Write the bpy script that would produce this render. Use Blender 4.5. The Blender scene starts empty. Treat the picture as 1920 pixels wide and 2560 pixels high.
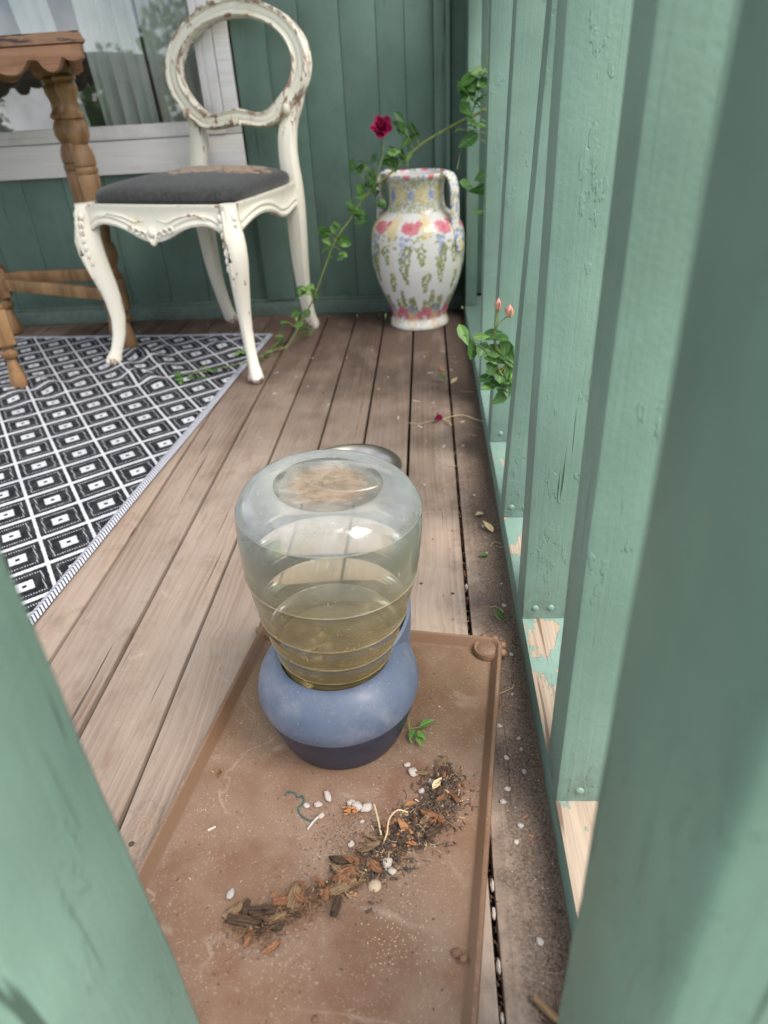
import bpy, bmesh, math, random
import numpy as np
from mathutils import Vector, Matrix, noise as mnoise
random.seed(7)
R = math.radians
sc = bpy.context.scene
col = sc.collection

# ---------------------------------------------------------------- camera, sky, sun, exposure
cam_d = bpy.data.cameras.new('camera'); cam = bpy.data.objects.new('camera', cam_d); col.objects.link(cam)
cam_d.sensor_fit = 'HORIZONTAL'; cam_d.sensor_width = 36.0; cam_d.lens = 32.215
cam_d.clip_start = 0.02; cam_d.clip_end = 500
RIGHT, DOWN, FWD = (0.99662, 0.04913, -0.05196), (-0.018, -0.529, -0.8484), (-0.0692, 0.847, -0.5269)
m3 = Matrix((RIGHT, [-c for c in DOWN], [-c for c in FWD])).transposed()
cam.matrix_world = Matrix.Translation((0.4324, 0, 0.6496)) @ m3.to_4x4()
cam_d.dof.use_dof = True; cam_d.dof.focus_distance = 0.82; cam_d.dof.aperture_fstop = 6.6
sc.camera = cam

SUN_EL, SUN_AZ = R(52), R(128)          # azimuth measured from +Y towards +X
world = bpy.data.worlds.new('World'); sc.world = world; world.use_nodes = True
wn = world.node_tree; bg = wn.nodes['Background']
sky = wn.nodes.new('ShaderNodeTexSky'); sky.sky_type = 'NISHITA'; sky.sun_disc = False
sky.sun_elevation = SUN_EL; sky.sun_rotation = SUN_AZ; sky.dust_density = 2.5; sky.air_density = 1.0; sky.ozone_density = 1.0
# broken white cloud mixed into the sky
tcw = wn.nodes.new('ShaderNodeTexCoord'); nzw = wn.nodes.new('ShaderNodeTexNoise'); nzw.inputs['Scale'].default_value = 3.2
nzw.inputs['Detail'].default_value = 6; nzw.inputs['Roughness'].default_value = .62
rmw = wn.nodes.new('ShaderNodeMapRange'); rmw.inputs[1].default_value = .40; rmw.inputs[2].default_value = .60
mxw = wn.nodes.new('ShaderNodeMix'); mxw.data_type = 'RGBA'; mxw.inputs[7].default_value = (9.5, 9.6, 10.0, 1)
wn.links.new(tcw.outputs['Generated'], nzw.inputs['Vector']); wn.links.new(nzw.outputs[0], rmw.inputs[0])
wn.links.new(rmw.outputs[0], mxw.inputs[0]); wn.links.new(sky.outputs[0], mxw.inputs[6])
wn.links.new(mxw.outputs[2], bg.inputs['Color']); bg.inputs['Strength'].default_value = 0.13
sun_d = bpy.data.lights.new('sun', 'SUN'); sun = bpy.data.objects.new('sun', sun_d); col.objects.link(sun)
sun_d.energy = 2.5; sun_d.angle = R(38); sun_d.color = (1, .95, .88)
sdir = Vector((math.sin(SUN_AZ) * math.cos(SUN_EL), math.cos(SUN_AZ) * math.cos(SUN_EL), math.sin(SUN_EL)))
sun.rotation_euler = sdir.to_track_quat('Z', 'Y').to_euler()
sc.view_settings.view_transform = 'Standard'; sc.view_settings.look = 'None'; sc.view_settings.gamma = 1
sc.view_settings.use_curve_mapping = False
sc.view_settings.exposure = 1.0
sc.cycles.transparent_max_bounces = 24; sc.cycles.max_bounces = 10; sc.cycles.diffuse_bounces = 5
sc.cycles.use_denoising = True

# ---------------------------------------------------------------- shader helpers
class Sh:
    def __init__(s, name, rough=.6, spec=.5, **kw):
        s.m = bpy.data.materials.new(name); s.m.use_nodes = True; s.t = s.m.node_tree
        s.b = s.t.nodes['Principled BSDF']; s.out = s.t.nodes['Material Output']
        s.b.inputs['Roughness'].default_value = rough; s.b.inputs['Specular IOR Level'].default_value = spec
        for k, v in kw.items(): s.b.inputs[k.replace('_', ' ')].default_value = v
        s._p = None; Sh.last = s
    def put(s, sock, v):
        if isinstance(v, bpy.types.NodeSocket): s.t.links.new(v, sock)
        elif isinstance(v, (tuple, list)) and len(v) == 3 and sock.type == 'RGBA': sock.default_value = (*v, 1)
        else: sock.default_value = v
    def n(s, typ, out=0, at=None, **ins):
        nd = s.t.nodes.new(typ)
        for k, v in (at or {}).items(): setattr(nd, k, v)
        for k, v in ins.items():
            key = int(k[1:]) if k[0] == 'i' and k[1:].isdigit() else k.replace('_', ' ')
            s.put(nd.inputs[key], v)
        return nd.outputs[out]
    def obj(s): return s.n('ShaderNodeTexCoord', 3)
    def pos(s): return s.n('ShaderNodeNewGeometry', 0)
    def rnd(s): return s.n('ShaderNodeObjectInfo', 'Random')
    def pr(s):                                   # object coordinates shifted by a per-object random amount
        if s._p is None:
            r = s.rnd(); c = s.n('ShaderNodeCombineXYZ', i0=s.mt('MULTIPLY', r, 37.), i1=s.mt('MULTIPLY', r, 91.), i2=s.mt('MULTIPLY', r, 53.))
            s._p = s.n('ShaderNodeVectorMath', at={'operation': 'ADD'}, i0=s.obj(), i1=c)
        return s._p
    def mt(s, op, a, b=0., c=0., clamp=False): return s.n('ShaderNodeMath', at={'operation': op, 'use_clamp': clamp}, i0=a, i1=b, i2=c)
    def mp(s, v, sc_=(1, 1, 1), loc=(0, 0, 0), rot=(0, 0, 0)): return s.n('ShaderNodeMapping', Vector=v, Scale=sc_, Location=loc, Rotation=rot)
    def noise(s, v, scale=5., d=4., r=.55, dist=0.): return s.n('ShaderNodeTexNoise', Vector=v, Scale=scale, Detail=d, Roughness=r, Distortion=dist)
    def voro(s, v, scale=5., out=0, feat='F1'): return s.n('ShaderNodeTexVoronoi', out, at={'feature': feat}, Vector=v, Scale=scale)
    def rng(s, v, a, b, c=0., d=1.): return s.n('ShaderNodeMapRange', i0=v, i1=a, i2=b, i3=c, i4=d)
    def mix(s, f, a, b, blend='MIX'): return s.n('ShaderNodeMix', 2, at={'data_type': 'RGBA', 'blend_type': blend}, i0=f, i6=a, i7=b)
    def ramp(s, f, *st):
        nd = s.t.nodes.new('ShaderNodeValToRGB'); s.put(nd.inputs[0], f); e = nd.color_ramp.elements
        while len(e) < len(st): e.new(.5)
        for q, (p, c) in zip(e, st): q.position = p; q.color = (*c, 1) if len(c) == 3 else c
        return nd.outputs[0]
    def xyz(s, v):
        nd = s.t.nodes.new('ShaderNodeSeparateXYZ'); s.put(nd.inputs[0], v); return nd.outputs
    def bump(s, h, st=.3, dist=.002, normal=None):
        nd = s.t.nodes.new('ShaderNodeBump'); s.put(nd.inputs['Height'], h); nd.inputs['Strength'].default_value = st; nd.inputs['Distance'].default_value = dist
        if normal is not None: s.t.links.new(normal, nd.inputs['Normal'])
        s.t.links.new(nd.outputs[0], s.b.inputs['Normal']); return nd.outputs[0]
    def color(s, c): s.put(s.b.inputs['Base Color'], c)
    def rough(s, v): s.put(s.b.inputs['Roughness'], v)

M = {}
def plain(name, c, rough=.6, var=.25, scale=60., **kw):
    s = Sh(name, rough, **kw); f = s.noise(s.pr(), scale, 4.)
    lo = tuple(x * (1 - var) for x in c); hi = tuple(min(1, x * (1 + var)) for x in c)
    s.color(s.mix(s.rng(f, .3, .7), lo, hi)); s.bump(f, .25, .001); M[name] = s.m; return s

# weathered deck boards, grain along Y
s = Sh('deck_wood', .80, spec=.2); p = s.pr(); PW = s.pos(); P = s.xyz(PW); r_ = s.rnd()
warp = s.noise(s.mp(p, (5, .9, 5)), 1., 2.)
knot = s.voro(s.mp(p, (10, 2.2, 3)), 1.)
kn = s.rng(knot, 0., .28, 1., 0.)
# real knots at fixed places on the near boards: (x, y, radius)
KN = ((.121, .422, .019), (.119, .71, .0065), (.158, .706, .0055), (.107, 1.553, .006), (.335, 1.0, .009))
kd = None
for kx, ky, kr in KN:
    q = s.mt('SQRT', s.mt('ADD', s.mt('POWER', s.mt('MULTIPLY', s.mt('SUBTRACT', P[0], kx), 1 / kr), 2.), s.mt('POWER', s.mt('MULTIPLY', s.mt('SUBTRACT', P[1], ky), .52 / kr), 2.)))
    kd = q if kd is None else s.mt('MINIMUM', kd, q)
kd = s.mt('ADD', kd, s.mt('MULTIPLY', s.mt('SUBTRACT', s.noise(PW, 60., 4.), .5), 1.2))
pull = s.mt('MULTIPLY', s.rng(kd, 0., 3.2, 1., 0.), .010)
pv = s.n('ShaderNodeVectorMath', at={'operation': 'ADD'}, i0=p, i1=s.n('ShaderNodeCombineXYZ', i0=s.mt('ADD', s.mt('ADD', s.mt('MULTIPLY', warp, .07), s.mt('MULTIPLY', kn, .024)), pull), i1=0., i2=0.))
rings = s.n('ShaderNodeTexWave', 0, at={'wave_type': 'BANDS', 'bands_direction': 'X', 'wave_profile': 'SAW'}, Vector=s.mp(pv, (1, .022, .6)), Scale=26., Distortion=5.5, Detail=4., Detail_Scale=2.2, Detail_Roughness=.65)
rings2 = s.rng(s.noise(s.mp(pv, (170, 2.4, 60)), 1., 5., .6), .3, .7)
amp = s.rng(s.noise(s.mp(p, (16, 2.6, 8)), 1., 3.), .35, .66, .22, 1.0)
fine = s.noise(s.mp(pv, (520, 9, 200)), 1., 4., .6)
broad = s.noise(s.mp(p, (14, 2.2, 8)), 1., 4., .6)
crack = s.mt('MAXIMUM', s.rng(s.noise(s.mp(pv, (150, 2.2, 90)), 1., 3., .5), .69, .72), s.mt('MULTIPLY', s.rng(s.mt('ABSOLUTE', s.mt('SUBTRACT', kd, .95)), .0, .10, 1., 0.), .2))
blot = s.noise(PW, 7., 5., .6)
ringmix = s.mt('MULTIPLY', s.mt('ADD', s.mt('MULTIPLY', rings, .5), s.mt('MULTIPLY', rings2, .5)), amp)
tan = s.mix(ringmix, (.385, .305, .250), (.168, .120, .092))
tan = s.mix(s.rng(fine, .4, .75, 0., .35), tan, (.22, .165, .125))
tan = s.mix(s.rng(broad, .42, .68, 0., .55), tan, (.37, .315, .275))
tan = s.mix(s.rng(s.noise(s.mp(p, (30, 9, 8)), 1., 5., .65), .54, .70, 0., .6), tan, (.21, .148, .112))
st = s.rng(s.noise(PW, 13., 6., .7, .4), .56, .66); tan = s.mix(s.mt('MULTIPLY', st, .38), tan, (.19, .130, .095))
scuff = s.rng(s.noise(s.mp(PW, (14, 14, 14), rot=(0, 0, .5)), 1., 6., .75), .60, .72); tan = s.mix(s.mt('MULTIPLY', scuff, .4), tan, (.55, .46, .39))
tan = s.mix(s.rng(kd, .45, 1.05, .38, 0.), tan, s.mix(s.rng(s.mt('SINE', s.mt('MULTIPLY', kd, 22.)), -.6, .6), (.36, .27, .19), (.25, .17, .115)))
tint = s.mix(r_, (.86, .83, .81), (1.06, 1.03, 1.0)); tan = s.mix(1., tan, tint, 'MULTIPLY')
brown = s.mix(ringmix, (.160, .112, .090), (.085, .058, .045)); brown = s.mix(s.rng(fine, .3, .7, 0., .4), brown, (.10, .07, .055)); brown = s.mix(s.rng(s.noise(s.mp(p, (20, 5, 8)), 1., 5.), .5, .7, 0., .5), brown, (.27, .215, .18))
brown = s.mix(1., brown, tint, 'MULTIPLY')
age_shade = s.rng(s.mt('ADD', s.mt('ADD', P[1], s.mt('MULTIPLY', P[0], .5)), s.mt('MULTIPLY', s.mt('SUBTRACT', blot, .5), 1.3)), 1.15, 2.0)     # far boards: unweathered brown stain, plus roof shade painted into the colour
c = s.mix(age_shade, tan, brown)
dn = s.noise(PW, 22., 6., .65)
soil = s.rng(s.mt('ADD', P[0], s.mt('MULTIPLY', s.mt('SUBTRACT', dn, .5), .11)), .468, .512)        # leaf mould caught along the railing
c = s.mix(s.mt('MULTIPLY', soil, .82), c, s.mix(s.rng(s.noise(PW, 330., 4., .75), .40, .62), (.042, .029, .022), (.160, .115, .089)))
dust = s.rng(s.noise(PW, 170., 4., .7), .60, .72)
c = s.mix(s.mt('MULTIPLY', dust, .25), c, (.12, .085, .06))
c = s.mix(s.mt('MULTIPLY', crack, .8), c, (.055, .040, .032)); s.color(c)
h = s.mt('SUBTRACT', s.mt('ADD', s.mt('MULTIPLY', fine, .35), s.mt('MULTIPLY', s.noise(PW, 600., 2.), s.mt('MULTIPLY', soil, .8))), s.mt('ADD', s.mt('MULTIPLY', ringmix, .45), s.mt('MULTIPLY', crack, 1.3)))
s.bump(h, .5, .0014); M['deck_wood'] = s.m

# sage green house paint over wood: brush marks, grain, chips
def green(name, base, chips=.0, rough=.5, grain=1., fade=.1):
    s = Sh(name, rough, spec=.35); p = s.pr()
    g1 = s.noise(s.mp(p, (240, 240, 5)), 1., 4., .55); g2 = s.noise(s.mp(p, (60, 60, 1.2)), 1., 3.); b = s.noise(p, 210., 3., .5); big = s.noise(p, 5., 5., .6)
    lo = tuple(x * (1 - fade * 1.3) for x in base); hi = tuple(x * (1 + fade) + .006 for x in base)
    c = s.mix(s.rng(big, .3, .7), lo, hi)
    c = s.mix(s.rng(s.noise(s.mp(p, (30, 30, 3)), 1., 5., .6), .56, .72, 0., .25), c, tuple(x * .8 + .05 for x in base))
    crack = s.rng(s.noise(s.mp(p, (130, 130, 5.0)), 1., 2.5, .45), .665, .70)
    zone = s.rng(s.noise(s.mp(p, (7, 7, 2.5)), 1., 3.), .55, .61)
    flake = s.rng(s.mt('ABSOLUTE', s.mt('SUBTRACT', s.noise(s.mp(p, (26, 26, 10)), 1., 5., .6), .60)), .0, .010, 1., 0.)
    dirt = s.rng(s.noise(p, 16., 6., .72), .60, .70)
    ck = s.mt('MULTIPLY', crack, zone)
    c = s.mix(s.mt('MULTIPLY', flake, .16), c, tuple(x * .55 for x in base)); c = s.mix(s.mt('MULTIPLY', dirt, .22), c, tuple(x * .45 + .02 for x in base))
    c = s.mix(s.mt('MULTIPLY', ck, .85), c, tuple(x * .22 for x in base))
    Pz = s.xyz(p if 0 else s.pos())[2]; foot = s.mt('MULTIPLY', s.rng(Pz, .04, .11, 1., 0.), s.rng(s.noise(s.pos(), 60., 5., .7), .40, .64))
    c = s.mix(s.mt('MULTIPLY', foot, .55), c, (.085, .085, .065))
    if chips:
        ch = s.rng(s.noise(s.mp(p, (40, 40, 14)), 1., 6., .62), 1 - chips, 1 - chips + .012)
        c = s.mix(ch, c, (.36, .29, .22))
    s.color(c)
    h = s.mt('ADD', s.mt('MULTIPLY', g1, .55 * grain), s.mt('ADD', s.mt('MULTIPLY', g2, .5 * grain), s.mt('MULTIPLY', b, .45)))
    s.bump(s.mt('SUBTRACT', s.mt('ADD', h, s.mt('MULTIPLY', s.rng(s.noise(s.mp(p, (26, 26, 10)), 1., 5., .6), .595, .605), .7)), s.mt('MULTIPLY', ck, 1.4)), .55, .0016); M[name] = s.m; return s
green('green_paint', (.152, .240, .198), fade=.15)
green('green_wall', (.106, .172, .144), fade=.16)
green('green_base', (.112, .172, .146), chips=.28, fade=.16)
# railing plank: paint gone from most of its top
s = Sh('peeling_rail', .65, spec=.3); p = s.pr(); P = s.xyz(s.pos()); gy = s.mp(p, (1, .12, 1))
grain = s.noise(s.mp(p, (260, 5, 160)), 1., 4., .6)
wood = s.mix(s.rng(grain, .3, .7), (.26, .195, .14), (.43, .345, .265))
wood = s.mix(s.rng(s.noise(s.mp(p, (90, 3, 60)), 1., 2.), .64, .69), wood, (.16, .11, .08))
pn = s.noise(s.mp(p, (42, 17, 42)), 1., 6., .6)
keep = s.rng(s.mt('ADD', pn, s.mt('MULTIPLY', s.rng(P[1], .30, 1.25), .30)), .62, .632)
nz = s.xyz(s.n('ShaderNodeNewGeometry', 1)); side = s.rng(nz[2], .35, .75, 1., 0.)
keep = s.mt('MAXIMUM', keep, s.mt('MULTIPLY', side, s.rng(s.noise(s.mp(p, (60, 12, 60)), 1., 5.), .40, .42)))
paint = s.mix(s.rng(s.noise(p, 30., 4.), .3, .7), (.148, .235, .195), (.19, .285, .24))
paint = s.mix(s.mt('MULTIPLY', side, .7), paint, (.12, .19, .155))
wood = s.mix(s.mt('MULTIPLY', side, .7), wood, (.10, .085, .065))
s.color(s.mix(keep, wood, paint)); s.bump(s.mt('ADD', s.mt('MULTIPLY', keep, .7), s.mt('MULTIPLY', grain, .35)), .7, .0014); M['peeling_rail'] = s.m

# white painted trims and vinyl
s = Sh('white_trim', .55); p = s.pr(); g = s.noise(s.mp(p, (4, 60, 160)), 1., 4.)
c = s.mix(s.rng(g, .35, .7), (.70, .67, .66), (.80, .78, .78)); c = s.mix(s.rng(s.noise(p, 35., 6., .7), .62, .72, 0., .55), c, (.30, .26, .21)); s.color(c); s.bump(g, .2, .001); M['white_trim'] = s.m
s = Sh('vinyl', .4); s.color(s.mix(s.rng(s.noise(s.pr(), 18., 6., .7), .5, .72, 0., .5), (.70, .68, .69), (.46, .41, .35))); M['vinyl'] = s.m

# chair: chalky cream paint worn back to the wood on edges
s = Sh('worn_cream', .55, spec=.35); p = s.obj(); pt = s.n('ShaderNodeNewGeometry', 'Pointiness')
n1 = s.noise(s.mp(p, (48, 70, 16)), 1., 6., .66); n2 = s.noise(p, 7., 3.)
wear = s.mt('ADD', s.mt('MULTIPLY', s.mt('SUBTRACT', pt, .5), 1.5), s.mt('ADD', n1, s.mt('MULTIPLY', s.mt('SUBTRACT', n2, .5), .30)))
P = s.xyz(p)
wear = s.mt('ADD', wear, s.mt('ADD', s.rng(P[2], .50, .60, 0., .13), s.rng(P[2], .012, .045, .16, 0.)))
w = s.rng(wear, .730, .752); yl = s.rng(s.noise(p, 16., 3.), .62, .70, 0., .45)
c = s.mix(yl, (.74, .70, .60), (.62, .51, .27)); c = s.mix(s.rng(n1, .3, .6, .35, 0.), c, (.78, .76, .70))
wd = s.mix(s.rng(s.noise(s.mp(p, (90, 90, 20)), 1., 3.), .3, .7), (.24, .145, .105), (.42, .29, .23))
c = s.mix(w, c, wd); s.color(c); s.bump(s.mt('SUBTRACT', s.mt('MULTIPLY', s.noise(p, 120., 3.), .3), s.mt('MULTIPLY', w, .6)), .5, .0012); M['worn_cream'] = s.m
# ribbed charcoal seat cloth with a faded tan motif
s = Sh('seat_cloth', .9, spec=.15, Sheen_Weight=.2); p = s.obj(); P = s.xyz(p)
rib = s.n('ShaderNodeTexWave', 0, at={'bands_direction': 'DIAGONAL'}, Vector=s.mp(p, (1, 1, 1), rot=(0, 0, R(70))), Scale=70., Distortion=.4)
dd = s.mt('SQRT', s.mt('ADD', s.mt('POWER', P[0], 2.), s.mt('POWER', s.mt('MULTIPLY', s.mt('SUBTRACT', P[1], .03), 1.15), 2.)))
mo = s.rng(s.mt('ADD', dd, s.mt('MULTIPLY', s.mt('SUBTRACT', s.noise(p, 42., 4., .7), .5), .20)), .150, .160, 1., 0.)
mo = s.mt('MULTIPLY', mo, s.rng(s.noise(s.mp(p, (1, 1, 1), rot=(0, 0, .6)), 60., 3.), .38, .46))
c = s.mix(s.rng(s.noise(p, 90., 4.), .3, .7), (.026, .026, .028), (.055, .055, .057)); c = s.mix(s.mt('MULTIPLY', mo, .95), c, (.30, .20, .125))
s.color(c); s.bump(rib, .5, .0012); M['seat_cloth'] = s.m

def wood(name, dark, light, sc_=(30, 30, 2.5), rough=.45, wear=None):
    s = Sh(name, rough, spec=.4); p = s.pr(); g = s.noise(s.mp(p, sc_), 1., 5., .6, .6); big = s.noise(p, 14., 4.)
    c = s.mix(s.rng(g, .3, .7), dark, light); c = s.mix(s.rng(big, .5, .75, 0., .6), c, tuple(x * .55 for x in dark))
    if wear: c = s.mix(s.rng(s.noise(s.mp(p, (9, 30, 60)), 1., 6., .65), .52, .57), c, wear)
    s.color(c); s.bump(g, .2, .001); M[name] = s.m
wood('turned_wood', (.135, .070, .030), (.34, .195, .09))
wood('table_edge', (.19, .095, .055), (.36, .215, .14), (3, 60, 60), .5, (.045, .03, .035))
wood('apron_wood', (.20, .09, .045), (.37, .195, .115), (3, 60, 60), .4)

# rug: woven diamond lattice, black ground with white yarn
s = Sh('rug_weave', .95, spec=.1); P0 = s.obj(); P = s.xyz(P0)
ax, ay, bx, by = .0545, -.0690, .0610, .0585; det = ax * by - ay * bx
jit = s.noise(P0, 240., 2.)
X = s.mt('ADD', P[0], s.mt('MULTIPLY', s.mt('SUBTRACT', jit, .5), .004)); Y = s.mt('ADD', P[1], s.mt('MULTIPLY', s.mt('SUBTRACT', s.noise(P0, 260., 2.), .5), .004))
def lin(cx, cy, off): return s.mt('SUBTRACT', s.mt('FRACT', s.mt('ADD', s.mt('ADD', s.mt('MULTIPLY', X, cx), s.mt('MULTIPLY', Y, cy)), off)), .5)
U = s.mt('ABSOLUTE', lin(by / det, -bx / det, 20.5)); V = s.mt('ABSOLUTE', lin(-ay / det, ax / det, 20.5))
d = s.mt('MAXIMUM', U, s.mt('ADD', V, -.02))
blk = s.mt('MULTIPLY', s.rng(d, .438, .452, 1., 0.), s.rng(d, .140, .160))
dot = s.mt('MULTIPLY', s.mt('MULTIPLY', s.rng(d, .300, .310), s.rng(d, .345, .355, 1., 0.)),
           s.rng(s.mt('SINE', s.mt('MULTIPLY', s.mt('ADD', X, Y), 1100.)), -.1, .1))
blk = s.mt('MULTIPLY', blk, s.mt('SUBTRACT', 1., s.mt('MULTIPLY', dot, .6)))
blk = s.mt('MAXIMUM', blk, s.rng(s.mt('MAXIMUM', U, V), .035, .05, 1., 0.))
wv = s.n('ShaderNodeTexWave', 0, at={'bands_direction': 'Y'}, Vector=P0, Scale=100., Distortion=.3)
wv2 = s.n('ShaderNodeTexWave', 0, at={'bands_direction': 'X'}, Vector=P0, Scale=130., Distortion=.3)
white = s.mix(s.rng(s.noise(P0, 9., 5., .65), .3, .7), (.47, .47, .52), (.64, .65, .69)); s.color(s.mix(blk, white, s.mix(s.rng(s.noise(P0, 40., 4.), .4, .75), (.013, .014, .018), (.050, .050, .052))))
s.bump(s.mt('ADD', wv, wv2), .5, .0012); M['rug_weave'] = s.m
s = Sh('rug_binding', .95, spec=.1); P = s.xyz(s.obj())
st = s.mt('FRACT', s.mt('ADD', s.mt('MULTIPLY', P[1], 130.), s.mt('MULTIPLY', s.mt('ABSOLUTE', s.mt('ADD', P[0], .0085)), 130.)))
s.color(s.mix(s.rng(st, .50, .66), (.50, .51, .57), (.06, .06, .07))); s.bump(st, .6, .0015); M['rug_binding'] = s.m

# brown plastic tray with dried water marks and grit
s = Sh('tray_plastic', .42, spec=.4); p = s.pos(); P = s.xyz(s.obj())
big = s.noise(p, 6.5, 5., .6, 1.2); mid = s.noise(p, 18., 6., .65); gr = s.noise(p, 420., 3., .6)
c = s.mix(s.rng(big, .35, .62), (.168, .086, .054), (.196, .116, .074))
mud = s.rng(s.mt('ADD', s.mt('MULTIPLY', s.noise(p, 11., 5., .6, .6), .7), s.mt('MULTIPLY', mid, .3)), .43, .62)
c = s.mix(s.mt('MULTIPLY', mud, .85), c, (.240, .160, .110))
ed = s.mt('ABSOLUTE', s.mt('SUBTRACT', s.noise(p, 8., 3., .5, .8), .5)); line = s.mt('MULTIPLY', s.rng(ed, .0, .016, .45, 0.), s.rng(s.noise(p, 9., 3.), .46, .60))
c = s.mix(line, c, (.42, .33, .27))
far = s.rng(P[1], .02, .16); c = s.mix(s.mt('MULTIPLY', far, s.rng(mid, .3, .7, .1, .6)), c, (.175, .112, .058))
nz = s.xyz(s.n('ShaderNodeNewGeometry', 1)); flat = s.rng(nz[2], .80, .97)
c = s.mix(s.mt('MULTIPLY', s.rng(gr, .58, .66), s.mt('MULTIPLY', flat, s.rng(mid, .35, .65, .15, .8))), c, (.36, .28, .21))
c = s.mix(s.mt('MULTIPLY', s.rng(s.noise(p, 380., 3.), .66, .70), .5), c, (.07, .045, .03))
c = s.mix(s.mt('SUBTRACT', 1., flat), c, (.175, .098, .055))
s.color(c); s.rough(s.mix(mud, (.38, .38, .38), (.8, .8, .8))); s.bump(s.mt('ADD', mid, s.mt('MULTIPLY', gr, .5)), .35, .0012); M['tray_plastic'] = s.m

# waterer plastics
s = Sh('blue_plastic', .42, spec=.4); p = s.obj(); P = s.xyz(p)
c = s.mix(s.rng(s.noise(p, 22., 5., .65), .3, .7), (.085, .111, .166), (.120, .147, .208)); c = s.mix(s.rng(s.noise(p, 420., 3.), .68, .72, 0., .6), c, (.42, .45, .5)); c = s.mix(s.mt('MULTIPLY', s.rng(s.noise(p, 26., 6., .72), .50, .72), .45), c, (.27, .27, .28)); c = s.mix(s.rng(s.noise(s.mp(p, (300, 40, 60), rot=(.4, .2, .7)), 1., 2.), .72, .75, 0., .4), c, (.40, .42, .46))
s.color(c); s.rough(s.rng(s.noise(p, 30., 5.), .3, .7, .36, .56)); s.bump(s.noise(p, 500., 2.), .12, .0008); M['blue_plastic'] = s.m
s = Sh('dark_plastic', .38, spec=.45); p = s.obj()
c = s.mix(s.rng(s.noise(p, 30., 5., .65), .35, .7), (.012, .018, .040), (.026, .034, .068)); c = s.mix(s.rng(s.noise(p, 260., 4.), .66, .72, 0., .5), c, (.20, .20, .22)); s.color(c); M['dark_plastic'] = s.m
def clear(name, tint, haze, hcol, gloss=1.):
    s = Sh(name); t = s.t; p = s.obj(); P = s.xyz(p)
    fr = s.n('ShaderNodeFresnel', IOR=1.5)
    tr = t.nodes.new('ShaderNodeBsdfTransparent'); s.put(tr.inputs[0], tint)
    gl = t.nodes.new('ShaderNodeBsdfGlossy'); gl.inputs['Roughness'].default_value = .10
    df = t.nodes.new('ShaderNodeBsdfDiffuse'); s.put(df.inputs[0], hcol)
    bm = t.nodes.new('ShaderNodeBump'); bm.inputs['Strength'].default_value = .10; bm.inputs['Distance'].default_value = .002
    s.put(bm.inputs['Height'], s.noise(p, 16., 2.)); s.put(gl.inputs['Normal'], bm.outputs[0]); s.put(fr.node.inputs['Normal'], bm.outputs[0])
    m1 = t.nodes.new('ShaderNodeMixShader'); s.put(m1.inputs[0], haze(s, p, P)); t.links.new(tr.outputs[0], m1.inputs[1]); t.links.new(df.outputs[0], m1.inputs[2])
    m2 = t.nodes.new('ShaderNodeMixShader'); s.put(m2.inputs[0], s.mt('MULTIPLY', fr, gloss, clamp=True)); t.links.new(m1.outputs[0], m2.inputs[1]); t.links.new(gl.outputs[0], m2.inputs[2])
    t.links.new(m2.outputs[0], s.out.inputs[0]); M[name] = s.m; return s
def RS(z): return z if z < .175 else .175 + (z - .175) * 1.075
def scratch_glint(s, p, P):
    lay = s.n('ShaderNodeLayerWeight', 1, Blend=.28)
    a = s.rng(s.noise(p, 14., 6., .7), .35, .75, .13, .33); b = s.rng(s.noise(s.mp(p, (60, 60, 400), rot=(.5, .3, .2)), 1., 2.), .70, .74, 0., .25)
    d = s.rng(s.noise(s.mp(p, (300, 60, 50), rot=(.2, .9, .4)), 1., 2.), .71, .74, 0., .22)
    rg = None
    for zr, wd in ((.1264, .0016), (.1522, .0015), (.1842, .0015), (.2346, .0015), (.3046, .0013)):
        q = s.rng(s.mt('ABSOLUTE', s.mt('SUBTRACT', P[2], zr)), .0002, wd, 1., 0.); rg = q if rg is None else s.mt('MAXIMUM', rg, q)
    rg = s.mt('MAXIMUM', s.mt('MULTIPLY', rg, s.rng(s.noise(p, 40., 4.), .3, .7, .12, .34)), s.rng(P[2], .300, .322, 0., .13))          # pale haze painted for light caught along the ridges and shoulder
    return s.mt('ADD', s.mt('ADD', a, s.mt('MULTIPLY', lay, .34)), s.mt('MAXIMUM', rg, s.mt('MAXIMUM', b, d)), clamp=True)
s = clear('bottle_plastic', (.965, .975, .95), scratch_glint, (.62, .66, .58), 1.0)
P = s.xyz(s.obj())
hc = s.ramp(s.rng(P[2], .11, .31), (0., (.40, .31, .14)), (.30, (.54, .40, .21)), (.60, (.60, .51, .32)), (.88, (.63, .61, .51)), (1., (.68, .70, .67)))
alg = s.noise(s.obj(), 9., 4.); hc = s.mix(s.rng(alg, .55, .7, 0., .5), hc, (.50, .32, .12))
tn = s.ramp(s.rng(P[2], .11, .31), (0., (.88, .82, .64)), (.40, (.945, .89, .76)), (.85, (.965, .96, .92)), (1., (.965, .98, .97)))
for nd in s.t.nodes:
    if nd.type == 'BSDF_DIFFUSE': s.put(nd.inputs[0], hc)
    if nd.type == 'BSDF_TRANSPARENT': s.put(nd.inputs[0], tn)
clear('bottle_base_dirt', (.97, .97, .95), lambda s, p, P: s.mt('MULTIPLY', s.rng(s.mt('ADD', s.n('ShaderNodeVectorMath', 1, at={'operation': 'LENGTH'}, i0=s.n('ShaderNodeCombineXYZ', i0=P[0], i1=P[1])), s.mt('MULTIPLY', s.noise(p, 50., 5., .7), .03)), .044, .064, 1., .42), s.rng(s.noise(s.mp(p, (45, 75, 40)), 1., 7., .75), .30, .68, .24, .72)), (.62, .46, .33))
s = Sh.last; P = s.xyz(s.obj()); rr_ = s.n('ShaderNodeVectorMath', 1, at={'operation': 'LENGTH'}, i0=s.n('ShaderNodeCombineXYZ', i0=P[0], i1=P[1]))
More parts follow.
